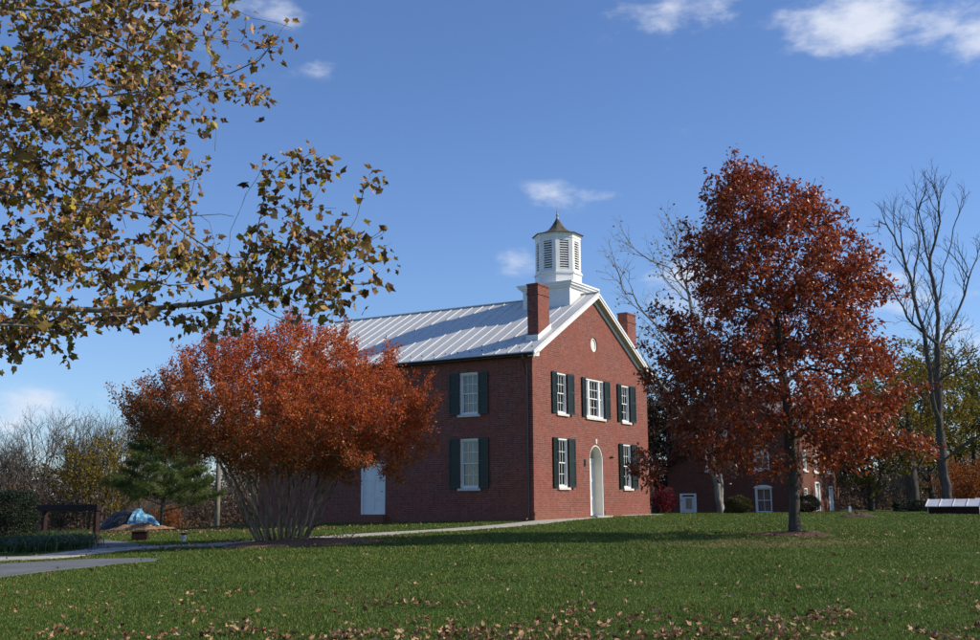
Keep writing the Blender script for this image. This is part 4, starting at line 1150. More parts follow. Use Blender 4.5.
def shifted(sk, base, yaw=0, s=1):
    c, s_ = math.cos(yaw), math.sin(yaw); R_ = np.array([[c, -s_, 0], [s_, c, 0], [0, 0, 1]])
    k = Skel(sk.n + 1); k.n = sk.n; k.P[:sk.n] = (sk.P[:sk.n] @ R_.T) * s + base; k.D[:sk.n] = sk.D[:sk.n] @ R_.T; k.par[:sk.n] = sk.par[:sk.n]; k.r = sk.r * s; return k

# big bare tree at the right edge
def right_bare():
    r_ = np.random.default_rng(5); D = 66.0; c = foot(949, D); s = D / 1145; sk = Skel(120000)
    W_ = lambda px, y, dy=0: np.array([c[0] + (px - 949) * s, c[1] + dy, c[2] + (506 - y) * s])
    sk.add(W_(949, 512), -1)
    sk.line([W_(949, 512), W_(949, 500), W_(947, 460), W_(946, 420), W_(948, 375), W_(950, 335), W_(953, 300), W_(948, 260), W_(944, 225), W_(940, 195)], 0, .5, r_, .04)
    def br(src, pts):
        i = sk.nearest(W_(*src)); sk.line([sk.P[i]] + [W_(x, y, dy) for x, y, dy in pts], i, .5, r_, .05)
    br((946, 450), [(935, 430, .5), (920, 412, 1), (900, 395, 1.5)]); br((946, 430), [(934, 395, -1), (928, 360, -1.5), (925, 320, -1.5), (922, 290, -1), (917, 250, -1), (908, 232, -1), (900, 218, -1)])
    br((925, 340), [(912, 320, -2), (900, 300, -2), (888, 275, -2)]); br((921, 280), [(930, 240, -1), (935, 205, 0)])
    br((950, 345), [(962, 330, 1), (975, 315, 1.5), (992, 290, 2), (1005, 255, 2)]); br((952, 300), [(966, 270, 1), (975, 235, 1), (985, 205, 1)]); br((947, 255), [(957, 225, 0), (962, 190, 0)])
    br((947, 460), [(960, 440, -1), (975, 430, -2), (990, 415, -2)]); br((948, 375), [(965, 360, -2), (985, 350, -3)])
    n0 = sk.n
    for q in range(3, n0):
        p = sk.P[q]; y = 506 - (p[2] - c[2]) / s
        if y > 430: continue
        if r_.random() < .75:
            ph = r_.uniform(0, 2 * PI); d = sk.D[q] * .9 + np.array([math.cos(ph) * .75, math.sin(ph) * .75, .35])
            ramify(sk, q, d / np.linalg.norm(d), r_.uniform(1.3, 3.0) * (.8 if y < 300 else .8), 3 if r_.random() < .6 else 2, r_, .36, .07, .6, .09, .60)
    for (x, y) in ((940, 195), (900, 218), (888, 275), (935, 205), (1005, 255), (985, 205), (962, 190), (990, 415), (985, 350)):
        q = sk.nearest(W_(x, y, 0)); ramify(sk, q, sk.D[q] + (0, 0, .1), 1.35, 3, r_, .36, .06, .55, .08, .62)
    sk.radii(.006, .30, 2.2)
    return tree_obj('bare_tree', c, sk, b_mid, None, None, 'tall leafless grey tree rising high at the right edge behind the low metal-roofed cover', 'tree', sides=5)
right_bare()

# pale-trunked bare tree between the two brick buildings
def pale_tree():
    r_ = np.random.default_rng(15); D = 66.0; c = foot(722, D); s = D / 1145; sk = Skel(120000)
    W_ = lambda px, y, dy=0: np.array([c[0] + (px - 722) * s, c[1] + dy, c[2] + (514 - y) * s])
    sk.add(W_(722, 518), -1)
    sk.line([W_(722, 518), W_(721, 505), W_(716, 480), W_(713, 450), W_(718, 420), W_(716, 380), W_(706, 340), W_(698, 300), (W_(690, 265))], 0, .45, r_, .04)
    def br(src, pts):
        i = sk.nearest(W_(*src)); sk.line([sk.P[i]] + [W_(x, y, dy) for x, y, dy in pts], i, .45, r_, .05)
    br((722, 508), [(724, 490, .5), (723, 465, .8), (728, 445, .8), (735, 415, 1), (742, 370, 1)]); br((714, 468), [(706, 455, -1), (697, 447, -1.5), (688, 430, -2), (672, 402, -2), (660, 385, -2), (648, 372, -2)])
    br((716, 400), [(700, 370, 1), (680, 335, 2), (660, 310, 2), (645, 290, 2)]); br((706, 340), [(712, 300, -1), (705, 262, -1)]); br((698, 300), [(675, 275, 1), (668, 255, 1)])
    br((735, 420), [(750, 380, 1), (760, 330, 1)])
    n0 = sk.n
    for q in range(3, n0):
        p = sk.P[q]; y = 514 - (p[2] - c[2]) / s
        if y > 420: continue
        if r_.random() < .8:
            ph = r_.uniform(0, 2 * PI); d = sk.D[q] * .8 + np.array([math.cos(ph) * .85, math.sin(ph) * .85, .3])
            ramify(sk, q, d / np.linalg.norm(d), r_.uniform(1.2, 2.7), 3 if r_.random() < .6 else 2, r_, .34, .06, .65, .09, .60)
    for (x, y) in ((690, 265), (645, 290), (705, 262), (668, 255), (760, 330), (742, 370), (648, 372)):
        q = sk.nearest(W_(x, y, 0)); ramify(sk, q, sk.D[q] + (-.15, 0, .2), 2.6, 3, r_, .36, .05, .6, .08, .62)
    sk.radii(.0055, .22, 2.2)
    P_, D_ = leafpos(sk, 260, r_, .2, .02)
    P2 = pts_px([(690, 420), (735, 440), (740, 480), (712, 470), (690, 450)], 240, lambda: r_.uniform(64, 66.5), r_)
    for t in P2[:60]: sk.reach(t, .3, r_, .1)
    sk.radii(.0055, .22, 2.2)
    P_ = np.vstack([P_, P2]); LV = leaves(P_, .17, T_rhomb(.8), r_)
    return tree_obj('pale_barked_tree', c, sk, b_pale, l_brown, LV, 'nearly leafless tree with mottled pale twin trunks between the courthouse and the jailhouse', 'tree', sides=6)
pale_tree()

def leafy(name, px, D, h, crown, seed, bark, lm, nleaf, lsize, label, base_r=.2, ntg=260, cat='tree', group=None, y0=None, limbs=6, rthin=.03, spread=.16):
    c = foot(px, D); sk, r_ = grown(h, crown, seed, ntg, base_r, .009, limbs=limbs); sk = shifted(sk, c)
    LV = None
    if nleaf:
        P_, D_ = leafpos(sk, nleaf, r_, spread, rthin); LV = leaves(P_, r_.uniform(lsize * .7, lsize * 1.3, nleaf), T_rhomb(.7), r_, D_, 1.2)
    return tree_obj(name, c, sk, bark, lm, LV, label, cat, group, sides=5)
# yellow and olive trees at the right
leafy('yellow_leafed_tree', 915, 70, 10.8, (.36, .36, .2, 1.0), 31, b_dark, l_yel, 7500, .19, 'yellowing tree with a thick dark leaning trunk beside the tall leafless tree', .42, 300)
leafy('yellow_leafed_tree', 975, 82, 13.5, (.34, .3, .1, 1.0), 32, b_dark, l_yel, 9000, .21, 'golden green tree filling the right edge behind the tall leafless tree', .3, 320)
leafy('olive_leafed_tree', 872, 80, 10.5, (.38, .36, .12, 1.0), 33, b_dark, l_olive, 8000, .2, 'olive green tree just right of the old jailhouse', .25, 300)
leafy('olive_leafed_tree', 1015, 76, 11, (.4, .36, .12, 1.0), 34, b_dark, l_olive, 7000, .2, 'olive tree half cut off by the right edge of the picture', .25, 260)
leafy('olive_leafed_tree', 935, 95, 14, (.36, .36, .1, 1.0), 36, b_dark, l_olive, 8000, .24, 'olive tree far behind the low metal-roofed cover', .28, 260)
leafy('orange_bush', 972, 71, 3.3, (.75, .6, .02, 1.0), 35, b_dark, l_orange, 4200, .13, 'low orange red bush behind the low metal-roofed cover', .06, 200, 'bush', limbs=10)
leafy('crimson_bush', 664, 72, 1.65, (.55, .5, .02, 1.0), 37, b_dark, l_crim, 2600, .09, 'small crimson bush glimpsed past the right corner of the courthouse', .04, 120, 'bush', limbs=9)
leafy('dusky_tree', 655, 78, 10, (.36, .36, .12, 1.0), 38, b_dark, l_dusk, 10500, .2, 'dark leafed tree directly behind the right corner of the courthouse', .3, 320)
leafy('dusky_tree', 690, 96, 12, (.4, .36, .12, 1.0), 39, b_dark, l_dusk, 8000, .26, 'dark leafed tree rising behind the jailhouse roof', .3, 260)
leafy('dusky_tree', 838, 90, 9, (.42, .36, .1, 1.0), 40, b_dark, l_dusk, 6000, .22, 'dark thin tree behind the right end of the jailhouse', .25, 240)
# left background
leafy('yellow_leafed_tree', 112, 92, 8.4, (.42, .4, .15, 1.0), 41, b_dark, l_yel, 3000, .19, 'small yellow tree behind the timber rail', .14, 220)
leafy('olive_leafed_tree', 88, 96, 8.0, (.5, .4, .15, 1.0), 42, b_dark, l_yel, 3000, .2, 'bronze yellow tree left of the blue tarpaulin', .14, 220)
bt = [('leafless forked tree, tallest of those above the timber rail', 38, 92, 10.2, 51), ('leafless tree with upright twigs right of the tallest forked one', 78, 100, 9.6, 52), ('leafless pale-limbed tree above the yellow one', 100, 96, 10.2, 53),
      ('leafless tree cut by the left edge of the picture', 2, 88, 8.6, 54), ('leafless tree partly hidden by the myrtle crown, behind the pine', 140, 98, 9.8, 55), ('leafless tree outside the left edge beside the dark hedge', -40, 84, 9, 56)]
for lb, px, D, h, sd_ in bt:
    c = foot(px, D); sk, r_ = bare(h * 1.05, sd_, .17, 4, .007, .9, .22, 4, .055, .64); sk = shifted(sk, c)
    tree_obj('bare_tree', c, sk, b_far, None, None, lb, 'tree', 'leafless trees beyond the left lawn', sides=4)
    continue
    leafy('bare_tree', px, D, h, (.40, .36, .3, 1.0), sd_, b_far, None, 0, .1, lb, .15, 1100, group='leafless trees beyond the left lawn', limbs=8)
leafy('russet_bush', 60, 76, 2.6, (.8, .6, .02, 1.0), 57, b_far, l_brown, 2200, .12, 'brown thicket bush seen through the timber rail', .05, 200, 'bush', limbs=10)
leafy('russet_bush', 20, 80, 3.6, (.8, .6, .02, 1.0), 58, b_far, l_brown, 2600, .13, 'brown thicket bush behind the dark hedge', .05, 200, 'bush', limbs=10)
leafy('orange_bush', 169, 88, 2.2, (.6, .5, .02, 1.0), 59, b_dark, l_orange, 1200, .11, 'small orange shrub just right of the pine trunk', .03, 100, 'bush', limbs=6)

# ---- pine
def pine():
    r_ = np.random.default_rng(9); c = foot(161, 76); sk = Skel(30000); h = 6.3; sk.add(c + (0, 0, -.2), -1)
    sk.line([c + (0, 0, -.2), c + (.05, 0, 1.5), c + (.1, .1, 3.5), c + (.0, 0, h)], 0, .25, r_, .01)
    tips = []
    for k in range(46):
        u = k / 45; z = 1.15 + (h - 1.5) * u; L = (2.75 * (1 - u) ** .75 + .25) * r_.uniform(.75, 1.12); ph = k * 2.4 + r_.normal() * .2
        i = sk.nearest(c + (0, 0, z)); p = sk.P[i]; d = np.array([math.cos(ph), math.sin(ph), 0])
        e = sk.line([p, p + d * L * .5 + (0, 0, L * .12), p + d * L + (0, 0, L * .32)], i, .2, r_, .015)
        for m in range(int(8 + L * 14)):
            t = r_.uniform(.25, 1); q_ = p + d * L * t + (0, 0, L * .28 * t); sdv = np.array([-d[1], d[0], 0]) * r_.choice([-1, 1])
            tips.append(q_ + sdv * L * .34 * (1.2 - t) + d * .2 + np.array([0, 0, r_.uniform(0, .22)]))
    for t in tips: sk.reach(np.array(t), .12, r_, .06, bendw=.5)
    sk.n = sk.n; sk.P[:sk.n] = (sk.P[:sk.n] - c) * 1.3 + c; sk.radii(.008, .16, 2.2)
    P_, D_ = leafpos(sk, 34000, r_, .11, .022)
    LV = leaves(P_, r_.uniform(.15, .28, len(P_)), T_tuft(), r_, D_ + np.array([0, 0, .4]), .5)
    tree_obj('pine_tree', c, sk, b_dark, l_pine, LV, 'young green pine with feathery boughs beside the blue tarpaulin', 'tree', sides=6)
pine()

# ---- rounded shrubs
def shrub(name, px, D, rx, ry, h, lm, n, ls, label, seed, cat='shrub', tm=None, boxy=False, group=None, lift=0):
    r_ = np.random.default_rng(seed); c = foot(px, D); root = empty(name, c); tag(root, label, cat, group)
    sk = Skel(4000); sk.add(np.array([0, 0, -.1]), -1)
    tg = []
    for _ in range(160):
        v = r_.normal(size=3); v /= np.linalg.norm(v); v[2] = abs(v[2]); tg.append(np.array([v[0] * rx, v[1] * ry, .1 + v[2] * h * .9]) * r_.random() ** .3)
    sk.line([(0, 0, -.1), (0, 0, h * .25)], 0, .1, r_)
    for t in sorted(tg, key=np.linalg.norm): sk.reach(np.array(t), max(.12, h * .12), r_, .1)
    sk.radii(.006, .05, 2.1); V_, F_ = sk.mesh(4); mesh_np('stem', V_, F_, b_dark, root)
    P_ = []
    ph = r_.uniform(0, 6, 4)
    while len(P_) < n:
        v = r_.normal(size=3); v /= np.linalg.norm(v)
        if boxy: v = v / (np.abs(v) ** 5).sum() ** .2
        lump = 1 + .09 * math.sin(7 * v[0] + ph[0]) * math.sin(6 * v[1] + ph[1]) + .07 * math.sin(9 * v[2] + 5 * v[0] + ph[2])
        rr = (.8 + .2 * r_.random() ** .5) * lump
        P_.append((v[0] * rx * rr, v[1] * ry * rr, max(.02, h / 2 + v[2] * h / 2 * rr)))
    LV = leaves(np.array(P_), r_.uniform(ls * .7, ls * 1.3, n), tm or T_rhomb(.6), r_, np.array(P_) - (0, 0, h * .4), 1.0 * h)
    mesh_np('foliage', LV[0], LV[1], lm, root)
    return root
shrub('boxwood_shrub', 739, 64, .70, .6, .95, l_box, 9000, .055, 'round clipped boxwood at the foot of the pale-trunked tree', 61)
shrub('boxwood_shrub', 807, 66, .74, .65, .98, l_hedge, 9000, .055, 'darker round boxwood right of the oak trunk', 62)
shrub('low_hedge', 915, 66, 1.15, .5, .62, l_hedge, 9000, .06, 'low dark clipped hedge left of the metal-roofed cover', 63, 'hedge', boxy=True)
shrub('evergreen_hedge', -4, 41, 1.15, 1.2, 1.85, l_hedge, 36000, .06, 'dark upright evergreen hedge at the left edge behind the strap-leafed plants', 64, 'hedge', boxy=True)

# strap-leafed ground cover beside the rail
def straps():
    r_ = np.random.default_rng(70); n = 9000; root = None
    Pc = []
    while len(Pc) < n:
        px = r_.uniform(-60, 90); y = r_.uniform(540, 553)
        if ((px - 5) / 82) ** 2 + ((y - 546) / 8) ** 2 > 1 and px > -10: continue
        Pc.append((px, y))
    base = np.array([gp(x, y) for x, y in [(q[0], q[1]) for q in Pc[:500]]])
    P_ = base[r_.integers(0, 500, n)] + r_.normal(size=(n, 3)) * (.28, .28, 0); P_[:, 2] = gz(P_[:, 0], P_[:, 1]) - .02
    ang = r_.uniform(0, 2 * PI, n); L = r_.uniform(.22, .48, n); w_ = .016; dx = np.stack([np.cos(ang), np.sin(ang), 0 * ang], -1); sx = np.stack([-np.sin(ang), np.cos(ang), 0 * ang], -1) * w_
    st = [P_ - sx, P_ + sx]; 
    for u, o, hh in ((.45, .18, .75), (.8, .5, .95), (1, .85, .72)):
        c = P_ + dx * (L * o)[:, None]; c[:, 2] += L * hh; st += [c - sx * (1.05 - u * .8), c + sx * (1.05 - u * .8)]
    V = np.stack(st, 1); f = np.array([(0, 1, 3, 2), (2, 3, 5, 4), (4, 5, 7, 6)]); F_ = f[None] + (np.arange(n) * 8)[:, None, None]
    o = mesh_np('ground_cover', V.reshape(-1, 3), F_.reshape(-1, 4), l_liri); tag(o, 'bed of dark arching strap-like leaves beside the drive at the left edge', 'ground cover', kind='stuff')
straps()

# ================================================================== SMALL THINGS
def local(obj_root, name, mb, mat, bevel=0, smooth=False): return mb.build(name, mat, obj_root, smooth=smooth, bevel=bevel)
# timber rail
p1 = foot(95.5, 43.4); p2 = foot(43.5, 45.4)
ang = math.atan2(p2[1] - p1[1], p2[0] - p1[0]); Lr = float(np.linalg.norm((p2 - p1)[:2]))
R1 = empty('timber_rail', p1, ang); tag(R1, 'dark brown timber hitching rail on square posts beside the path', 'rail')
hz_ = 1.34
for d_, zz in ((0, 0), (Lr, p2[2] - p1[2])):
    m = MB(); m.box(d_ - .085, d_ + .085, -.085, .085, -.3, hz_ - .24); m.build('post', m_timber, R1, bevel=.012)
m = MB(); m.box(-.14, Lr + 1.35, -.10, .10, hz_ - .238, hz_); m.build('beam', m_timber, R1, bevel=.012)
m = MB(); m.box(-.1 + Lr + 1.1, Lr + 1.2, -.08, .08, -.3, hz_ - .24); m.build('post', m_timber, R1, bevel=.012)
m = MB(); m.box(.12, Lr - .12, -.13, .13, .02, .16); m.build('ground_timber', m_timber, R1, bevel=.012)
# wooden box planter
c = foot(140, 42); r_o = empty('wooden_box', c, rad(8)); tag(r_o, 'low dark brown wooden box on the grass right of the timber rail', 'box')
m = MB(); hw, hd, hh = .27, .22, .30
for k in range(3):
    z0 = .0 + k * .1
    m.box(-hw, hw, -hd, -hd + .03, z0, z0 + .094); m.box(-hw, hw, hd - .03, hd, z0, z0 + .094); m.box(-hw, -hw + .03, -hd + .031, hd - .031, z0, z0 + .094); m.box(hw - .03, hw, -hd + .031, hd - .031, z0, z0 + .094)
m.build('side_boards', m_timber, r_o); m = MB(); m.box(-hw - .02, hw + .02, -hd - .02, hd + .02, hh, hh + .03); m.build('lid', m_timber, r_o)
# bollard light
c = foot(183.5, 39.5); r_o = empty('bollard_light', c); tag(r_o, 'short pale bollard light with a dark cap beside the walkway', 'light')
m = MB(); m.tube([(0, 0, -.05), (0, 0, .24)], .09, 16); m.build('body', simple('grey_enamel', (.42, .46, .52), .5, .4), r_o)
m = MB(); m.tube([(0, 0, .24), (0, 0, .245), (0, 0, .29), (0, 0, .31)], [.075, .115, .12, .06], 16); m.build('cap', m_dark, r_o)
# pole
c = foot(216.5, 76); r_o = empty('wooden_pole', c); tag(r_o, 'weathered grey wooden pole standing behind the left side of the crape myrtle', 'pole')
m = MB(); m.tube([(0, 0, -.3), (0, 0, 2), (.02, 0, 5.2)], [.19, .18, .16], 12); m.build('shaft', b_grey, r_o, smooth=True)
m = MB(); m.tube([(-.02, -.165, 1.5), (-.02, -.165, 1.75)], .03, 6); m.build('tag_plate', m_dark, r_o)
c = foot(210.5, 77); m = MB(); m.box(c[0] - .05, c[0] + .05, c[1] - .05, c[1] + .05, c[2] - .2, c[2] + .62); o = m.build('short_post', b_grey); tag(o, 'short grey post just left of the wooden pole', 'post')
# dirt berm and covered heap
c = foot(142, 75); o = mound('dirt_mound', c, 3.2, 1.0, .55, m_soil, 4, .3); tag(o, 'long low mound of brown earth in front of the blue tarpaulin', 'mound')
c = foot(131, 80); hr = empty('tarped_heap', c); hr.scale = (1.3, 1.3, 1.18); tag(hr, 'heap under black plastic sheeting and a crumpled blue tarpaulin', 'heap')
def sheet(fn, nu, nv, name, mat, parent):
    V = [fn(i / (nu - 1), j / (nv - 1)) for i in range(nu) for j in range(nv)]; F_ = [(i * nv + j, (i + 1) * nv + j, (i + 1) * nv + j + 1, i * nv + j + 1) for i in range(nu - 1) for j in range(nv - 1)]
    o = mesh_np(name, V, F_, mat, parent); s = o.modifiers.new('solid', 'SOLIDIFY'); s.thickness = .02; return o
from mathutils import noise as mn
def hn(x, y, s=1.0, sd_=0): return mn.noise(Vector((x * s, y * s, sd_)))
def heapz(x, y):
    if x < .5:
        return 1.18 * max(0, min(1, (x + 1.75) / .9)) ** .8 * (1 - min(1, abs(y) / 1.15) ** 2) * (1 + .12 * hn(x, y, 2.5, 4)) # ridge-like pile
    u = 1 - min(1, max(0, (abs(x) / 1.55))) ** 2.2; v = 1 - min(1, abs(y) / 1.1) ** 1.8
    return 1.25 * u * v
mh = mound('earth', np.array([0, 0, 0.]), 1.5, 1.05, 1.15, m_soil, 7, .1, parent=hr, z0=0)
t = NT('blue_tarp'); v = t.obj(); n = t.noise(4, v, 5, .7); m_blue = t.done(t.bsdf(t.ramp(n, [(.3, (.03, .2, .4)), (.48, (.08, .36, .62)), (.6, (.45, .66, .8)), (.68, (.1, .36, .6))]), .35, .5, 0, n, 1.0, .3))  # pale ramp stop paints whitish highlights into the blue
t = NT('black_plastic'); v = t.obj(); n = t.noise(5, v, 6, .75); m_blackp = t.done(t.bsdf(t.ramp(n, [(.4, (.012, .012, .014)), (.62, (.03, .03, .032)), (.7, (.28, .26, .24))]), .3, .5, 0, n, .9, .15))
sheet(lambda a, b: (-1.75 + 2.35 * a + .1 * hn(a, b, 5), -1.15 + 2.3 * b, .06 + heapz(-1.75 + 2.35 * a, -1.15 + 2.3 * b) + .12 * abs(hn(a, b, 6, 3))), 30, 24, 'black_sheet', m_blackp, hr)
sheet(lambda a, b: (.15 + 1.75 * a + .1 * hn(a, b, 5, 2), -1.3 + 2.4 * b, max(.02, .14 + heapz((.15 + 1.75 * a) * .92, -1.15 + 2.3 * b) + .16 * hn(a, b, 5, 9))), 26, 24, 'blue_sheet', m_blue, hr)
# metal-roofed cover at the right
c = foot(957, 57); r_o = empty('well_cover', c, rad(-31.4)); tag(r_o, 'low dark cover with a shining pitched metal roof on the lawn at the right edge', 'cover')
m = MB(); m.box(-1.2, 1.15, -.75, .75, -.1, .36); m.build('base', m_timber, r_o)
m = MB()
m.prism([(1.152, -.75, .0), (1.152, .75, .0), (1.152, .75, .36), (1.152, 0, .68), (1.152, -.75, .36)], (.03, 0, 0)); m.prism([(-1.232, -.75, .0), (-1.232, .75, .0), (-1.232, .75, .36), (-1.232, 0, .68), (-1.232, -.75, .36)], (.03, 0, 0)); m.build('end_panel', m_cream, r_o)
m = MB(); 
m.prism([(-1.32, -.9, .36), (1.25, -.9, .36), (1.25, 0, .70), (-1.32, 0, .70)], (0, 0, .03)); m.prism([(1.25, .9, .36), (-1.32, .9, .36), (-1.32, 0, .70), (1.25, 0, .70)], (0, 0, .03))
for k in range(5):
    x = -1.3 + k * .63; m.beam((x, -.9, .405), (x, 0, .745), .03, .03)
m.build('roof', simple('bright_tin', (.72, .72, .73), .35, .5, .3, 2, .12, .05), r_o)
c = foot(985, 57.5) + np.array([.35, .9, 0]); r_o = empty('well_cover', c, rad(-31.4)); tag(r_o, 'second pale low cover partly cut off by the right edge', 'cover')
m = MB(); m.box(-.35, 1.6, -.7, .7, -.1, .42); m.build('base', m_cream, r_o)
m = MB(); m.prism([(-.38, -.85, .42), (1.7, -.85, .42), (1.7, 0, .74), (-.38, 0, .74)], (0, 0, .03)); m.prism([(1.7, .85, .42), (-.38, .85, .42), (-.38, 0, .74), (1.7, 0, .74)], (0, 0, .03)); m.build('roof', bpy.data.materials['bright_tin'], r_o)
# small white post, mulch
c = foot(850, 64); r_o = empty('marker_post', c); tag(r_o, 'small white marker post on the lawn right of the jailhouse', 'post')
m = MB(); m.box(-.07, .07, -.05, .05, -.1, .30); m.prism([(-.07, -.05, .302), (.07, -.05, .302), (0, -.05, .36)], (0, .1, 0)); m.build('post', m_white, r_o)
o = mound('mulch_ring', oakc, 1.25, 1.15, .13, m_mulch2, 5, .15); tag(o, 'ring of dark mulch round the foot of the red oak', 'mulch')
o = mound('mulch_heap', foot(857, 52), .85, .6, .17, m_mulch2, 6, .5); tag(o, 'small scraped heap of mulch on the lawn right of the oak', 'mulch')
o = mound('mulch_bed', foot(298, 35.3), 2.7, 1.9, .16, m_mulch, 8, .15); tag(o, 'wide bed of mulch under the crape myrtle stems', 'mulch')
BEDS = [(oakc, 1.2, 1.1), (foot(857, 52), .8, .55), (foot(298, 35.3), 2.5, 1.75), (foot(142, 75), 3.0, .9), (foot(131, 80), 1.9, 1.4)]
# black bag at the foot of the pale tree, blue mat at the door
c = foot(726.5, 64.6); m = MB(); m.tube([(c[0], c[1], c[2] - .02), (c[0], c[1], c[2] + .08), (c[0] + .02, c[1], c[2] + .22), (c[0] + .03, c[1], c[2] + .33)], [.16, .2, .15, .05], 10); o = m.build('dark_stump', b_dark, smooth=True); tag(o, 'small black stump at the foot of the pale twin trunks', 'stump')
mt = empty('door_mat', (OX + E1[0] * 6.0 + E2[0] * .1, OY + E1[1] * 6.0 + E2[1] * .1, .977), RZ); tag(mt, 'small light blue mat on the step of the arched front door', 'mat')
m = MB(); m.box(-.4, .4, -.35, -.05, 0, .02); m.build('mat', simple('blue_mat', (.2, .35, .5), .8, .2), mt)

# ================================================================== GRASS AND LEAVES
def blocked(x, y, pad=0):
    b = np.zeros(len(x), bool)
    for Pl, hw in BLOCK:
        for k in range(0, len(Pl), 1):
            b |= (x - Pl[k, 0]) ** 2 + (y - Pl[k, 1]) ** 2 < (max(hw[k], .25) + pad) ** 2
    for c, rx, ry in BEDS: b |= ((x - c[0]) / rx) ** 2 + ((y - c[1]) / ry) ** 2 < 1
    dx, dy = x - OX, y - OY; u = dx * E1[0] + dy * E1[1]; v = dx * E2[0] + dy * E2[1]
    b |= (u > -.02) & (u < Wd + .02) & (v > -.02) & (v < Ln)
    dx, dy = x - JX, y - JY; u = dx * E1[0] + dy * E1[1]; v = dx * E2[0] + dy * E2[1]
    b |= (u > 0) & (u < JW) & (v > 0) & (v < JL)
    return b
def grass():
    r_ = np.random.default_rng(77); n = 620000
    # density falls with distance from where the photo was taken, as the eye resolves less
    u = r_.random(n); D = 9.5 * (64 / 9.5) ** u; D = np.where(r_.random(n) < .0, D, D)
    x = (r_.random(n) - .5) * 2 * (.50 * D + 2.5); y = D
    k = ~blocked(x, y); x, y = x[k], y[k]; n = len(x); D = D[k]
    s = np.clip(D / 16, .8, 2.2); h = r_.uniform(.022, .050, n) * np.clip(D / 26, .9, 1.25) * (1 + .35 * np.sin(x * 1.7 + .6 * y) * np.sin(y * 1.1 - x * .4))
    w_ = r_.uniform(.003, .0065, n) * s * 1.6
    a = r_.uniform(0, 2 * PI, n); b = r_.uniform(0, 2 * PI, n); ln = r_.uniform(.0, .9, n) * h
    z = gz(x, y) - .004
    p0 = np.stack([x - np.cos(a) * w_, y - np.sin(a) * w_, z], -1); p1 = np.stack([x + np.cos(a) * w_, y + np.sin(a) * w_, z], -1); p2 = np.stack([x + np.cos(b) * ln, y + np.sin(b) * ln, z + h], -1)
    o = mesh_np('grass', np.stack([p0, p1, p2], 1).reshape(-1, 3), np.arange(3 * n).reshape(-1, 3), m_grass); tag(o, 'mown green grass blades covering the lawn', 'grass', kind='stuff')
grass()
def litter():
    r_ = np.random.default_rng(78); Ps = []
    def clus(xc, yc, rx, ry, n): Ps.append(np.stack([xc + r_.normal(size=n) * rx, yc + r_.normal(size=n) * ry], -1))
    # drifts near the bottom of the view
    for _ in range(80):
        D = 10.8 + abs(r_.normal()) * 2.4; x = r_.uniform(-.48, .5) * D; clus(x, D, r_.uniform(.12, .4), r_.uniform(.08, .25), int(r_.integers(6, 34)))
    for _ in range(60):
        D = r_.uniform(13, 20); x = r_.uniform(-.48, .4) * D; clus(x, D, .3, .25, int(r_.integers(2, 9)))
    for _ in range(50):
        D = r_.uniform(11.4, 13.6); x = r_.uniform(-.15, .32) * D; clus(x, D, .4, .16, int(r_.integers(4, 14)))
    n = 800; D = 11 * (60 / 11) ** r_.random(n); Ps.append(np.stack([(r_.random(n) - .5) * 1.02 * D, D], -1))
    # around the myrtle, and the drift beyond the path at the left
    clus(myc[0], myc[1], 2.4, 1.5, 700); 
    c = gp(200, 535); clus(c[0], c[1] + 3, 4.2, 1.6, 900); c = gp(120, 533); clus(c[0], c[1], 3.5, 1.0, 420)
    clus(oakc[0], oakc[1], 1.6, 1.2, 160); clus(oakc[0] + 3, oakc[1] - 3, 5, 3, 150)
    P_ = np.vstack(Ps); dx, dy = P_[:, 0] - OX, P_[:, 1] - OY; u = dx * E1[0] + dy * E1[1]; v = dx * E2[0] + dy * E2[1]; P_ = P_[~((u > -.1) & (v > -.1) & (u < Wd) & (v < Ln))]
    n = len(P_); P3 = np.c_[P_, gz(P_[:, 0], P_[:, 1]) + .035 + r_.random(n) * .02]
    nm = np.linalg.norm((P3[:, :2] - myc[:2]) / (2.3, 1.7), axis=1) < 1; P3[nm, 2] += .12
    parts = []
    for k, cu_ in enumerate((.4, .9, 1.3)):
        m = np.arange(n) % 3 == k; d = r_.normal(size=(m.sum(), 3)); d[:, 2] *= .35
        v_, f_ = T_palm(cu_, k + 5); sz = r_.uniform(.045, .115, m.sum())
        # mostly lying flat: build frames with z up
        dd = d / np.linalg.norm(d, axis=1)[:, None]; up_ = r_.normal(size=(m.sum(), 3)) * .45 + np.array([0, 0, 1]); up_ -= (up_ * dd).sum(1)[:, None] * dd; up_ /= np.linalg.norm(up_, axis=1)[:, None]
        R_ = np.stack([dd, np.cross(up_, dd), up_], -1); V = np.einsum('nij,kj->nki', R_, v_) * sz[:, None, None] + P3[m][:, None]
        parts.append((V.reshape(-1, 3), (f_[None] + (np.arange(m.sum()) * len(v_))[:, None, None]).reshape(-1, 3)))
    V, F_ = merge(parts); o = mesh_np('fallen_leaves', V, F_, l_litter); tag(o, 'dry tan fallen leaves strewn over the grass', 'leaves', kind='stuff')
litter()

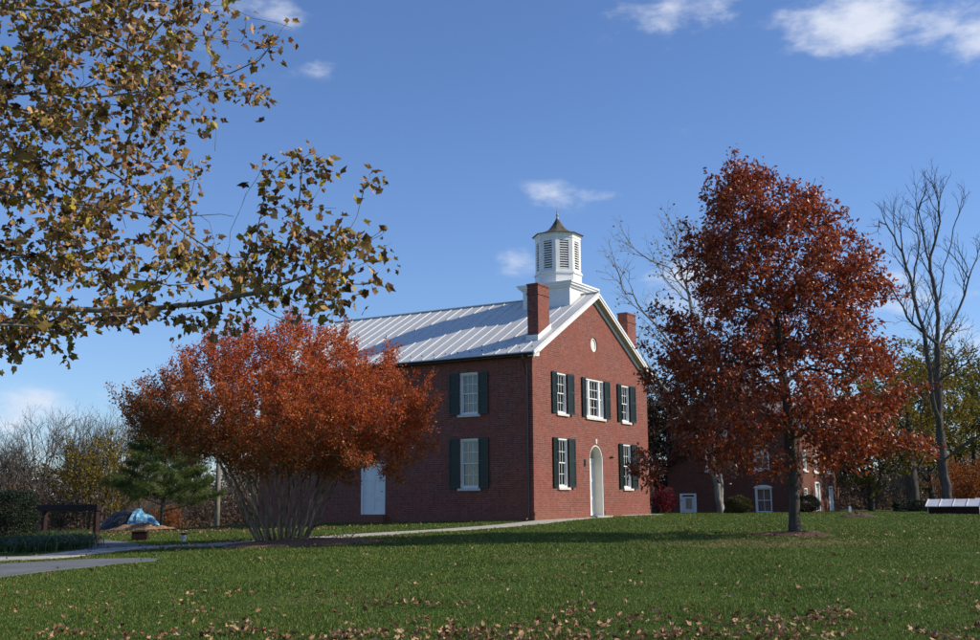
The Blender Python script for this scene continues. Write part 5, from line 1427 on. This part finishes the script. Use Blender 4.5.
# ================================================================== DISTANT WOODS (one mass)
def woods():
    r_ = np.random.default_rng(90); protos = []
    for k in range(5):
        sk, _ = bare(8.5 + k * .6, 200 + k, .13, 3, .014, .7, .25, 4, .07, .62); protos.append(sk.mesh(3))
    for k in range(3):
        sk, _ = bare(2.6, 300 + k, .03, 2, .009, 1.5, .04, 9, .09, .6); protos.append(sk.mesh(3))
    Vs, Fs, n0 = [], [], 0; LP = []
    def put(p, x, y, s):
        nonlocal n0
        V, F_ = protos[p]; a = r_.uniform(0, 6.28); c_, s_ = math.cos(a), math.sin(a)
        W_ = V @ np.array([[c_, s_, 0], [-s_, c_, 0], [0, 0, 1]]) * s + (x, y, g1(x, y)); Vs.append(W_); Fs.append(F_ + n0); n0 += len(W_)
    for _ in range(190):
        D = r_.uniform(102, 150); x = r_.uniform(-.62, .62) * D; put(int(r_.integers(0, 5)), x, D, r_.uniform(.65, 1.0) if x < -20 else r_.uniform(.6, .95))
        LP.append((x, D))
    for _ in range(260):
        D = r_.uniform(92, 125); x = r_.uniform(-.62, .62) * D; put(int(r_.integers(5, 8)), x, D, r_.uniform(.8, 1.7))
    V = np.vstack(Vs); F_ = np.vstack(Fs)
    root = empty('woods', (0, 110, 0)); tag(root, 'bare brown woodland closing the view behind the lawn', 'woods', kind='stuff')
    b = np.array([0, 110, 0]); mesh_np('trunk', V - b, F_, b_far, root)
    n = 70000; D = r_.uniform(95, 150, n); x = r_.uniform(-.64, .64, n) * D; z = gz(x, D) + r_.random(n) ** 2 * 4.6 * (1 + .4 * np.sin(x * .3))
    LV = leaves(np.stack([x, D, z], -1) - b, r_.uniform(.16, .42, n), T_rhomb(.7), r_); mesh_np('leaves', LV[0], LV[1], l_brown, root)
    n = 110000; D = r_.uniform(125, 175, n); x = r_.uniform(-.66, .66, n) * D; z = gz(x, D) + r_.random(n) ** 1.3 * 7 * (1 + .25 * np.sin(x * .21 + 1)) * .8
    LV = leaves(np.stack([x, D, z], -1) - b, r_.uniform(.25, .6, n), T_rhomb(.5), r_); mesh_np('undergrowth', LV[0], LV[1], l_dusk if False else l_brown, root)
woods()
print('objects', len(bpy.data.objects), 'tris', sum(len(o.data.polygons) for o in bpy.data.objects if o.type == 'MESH'))
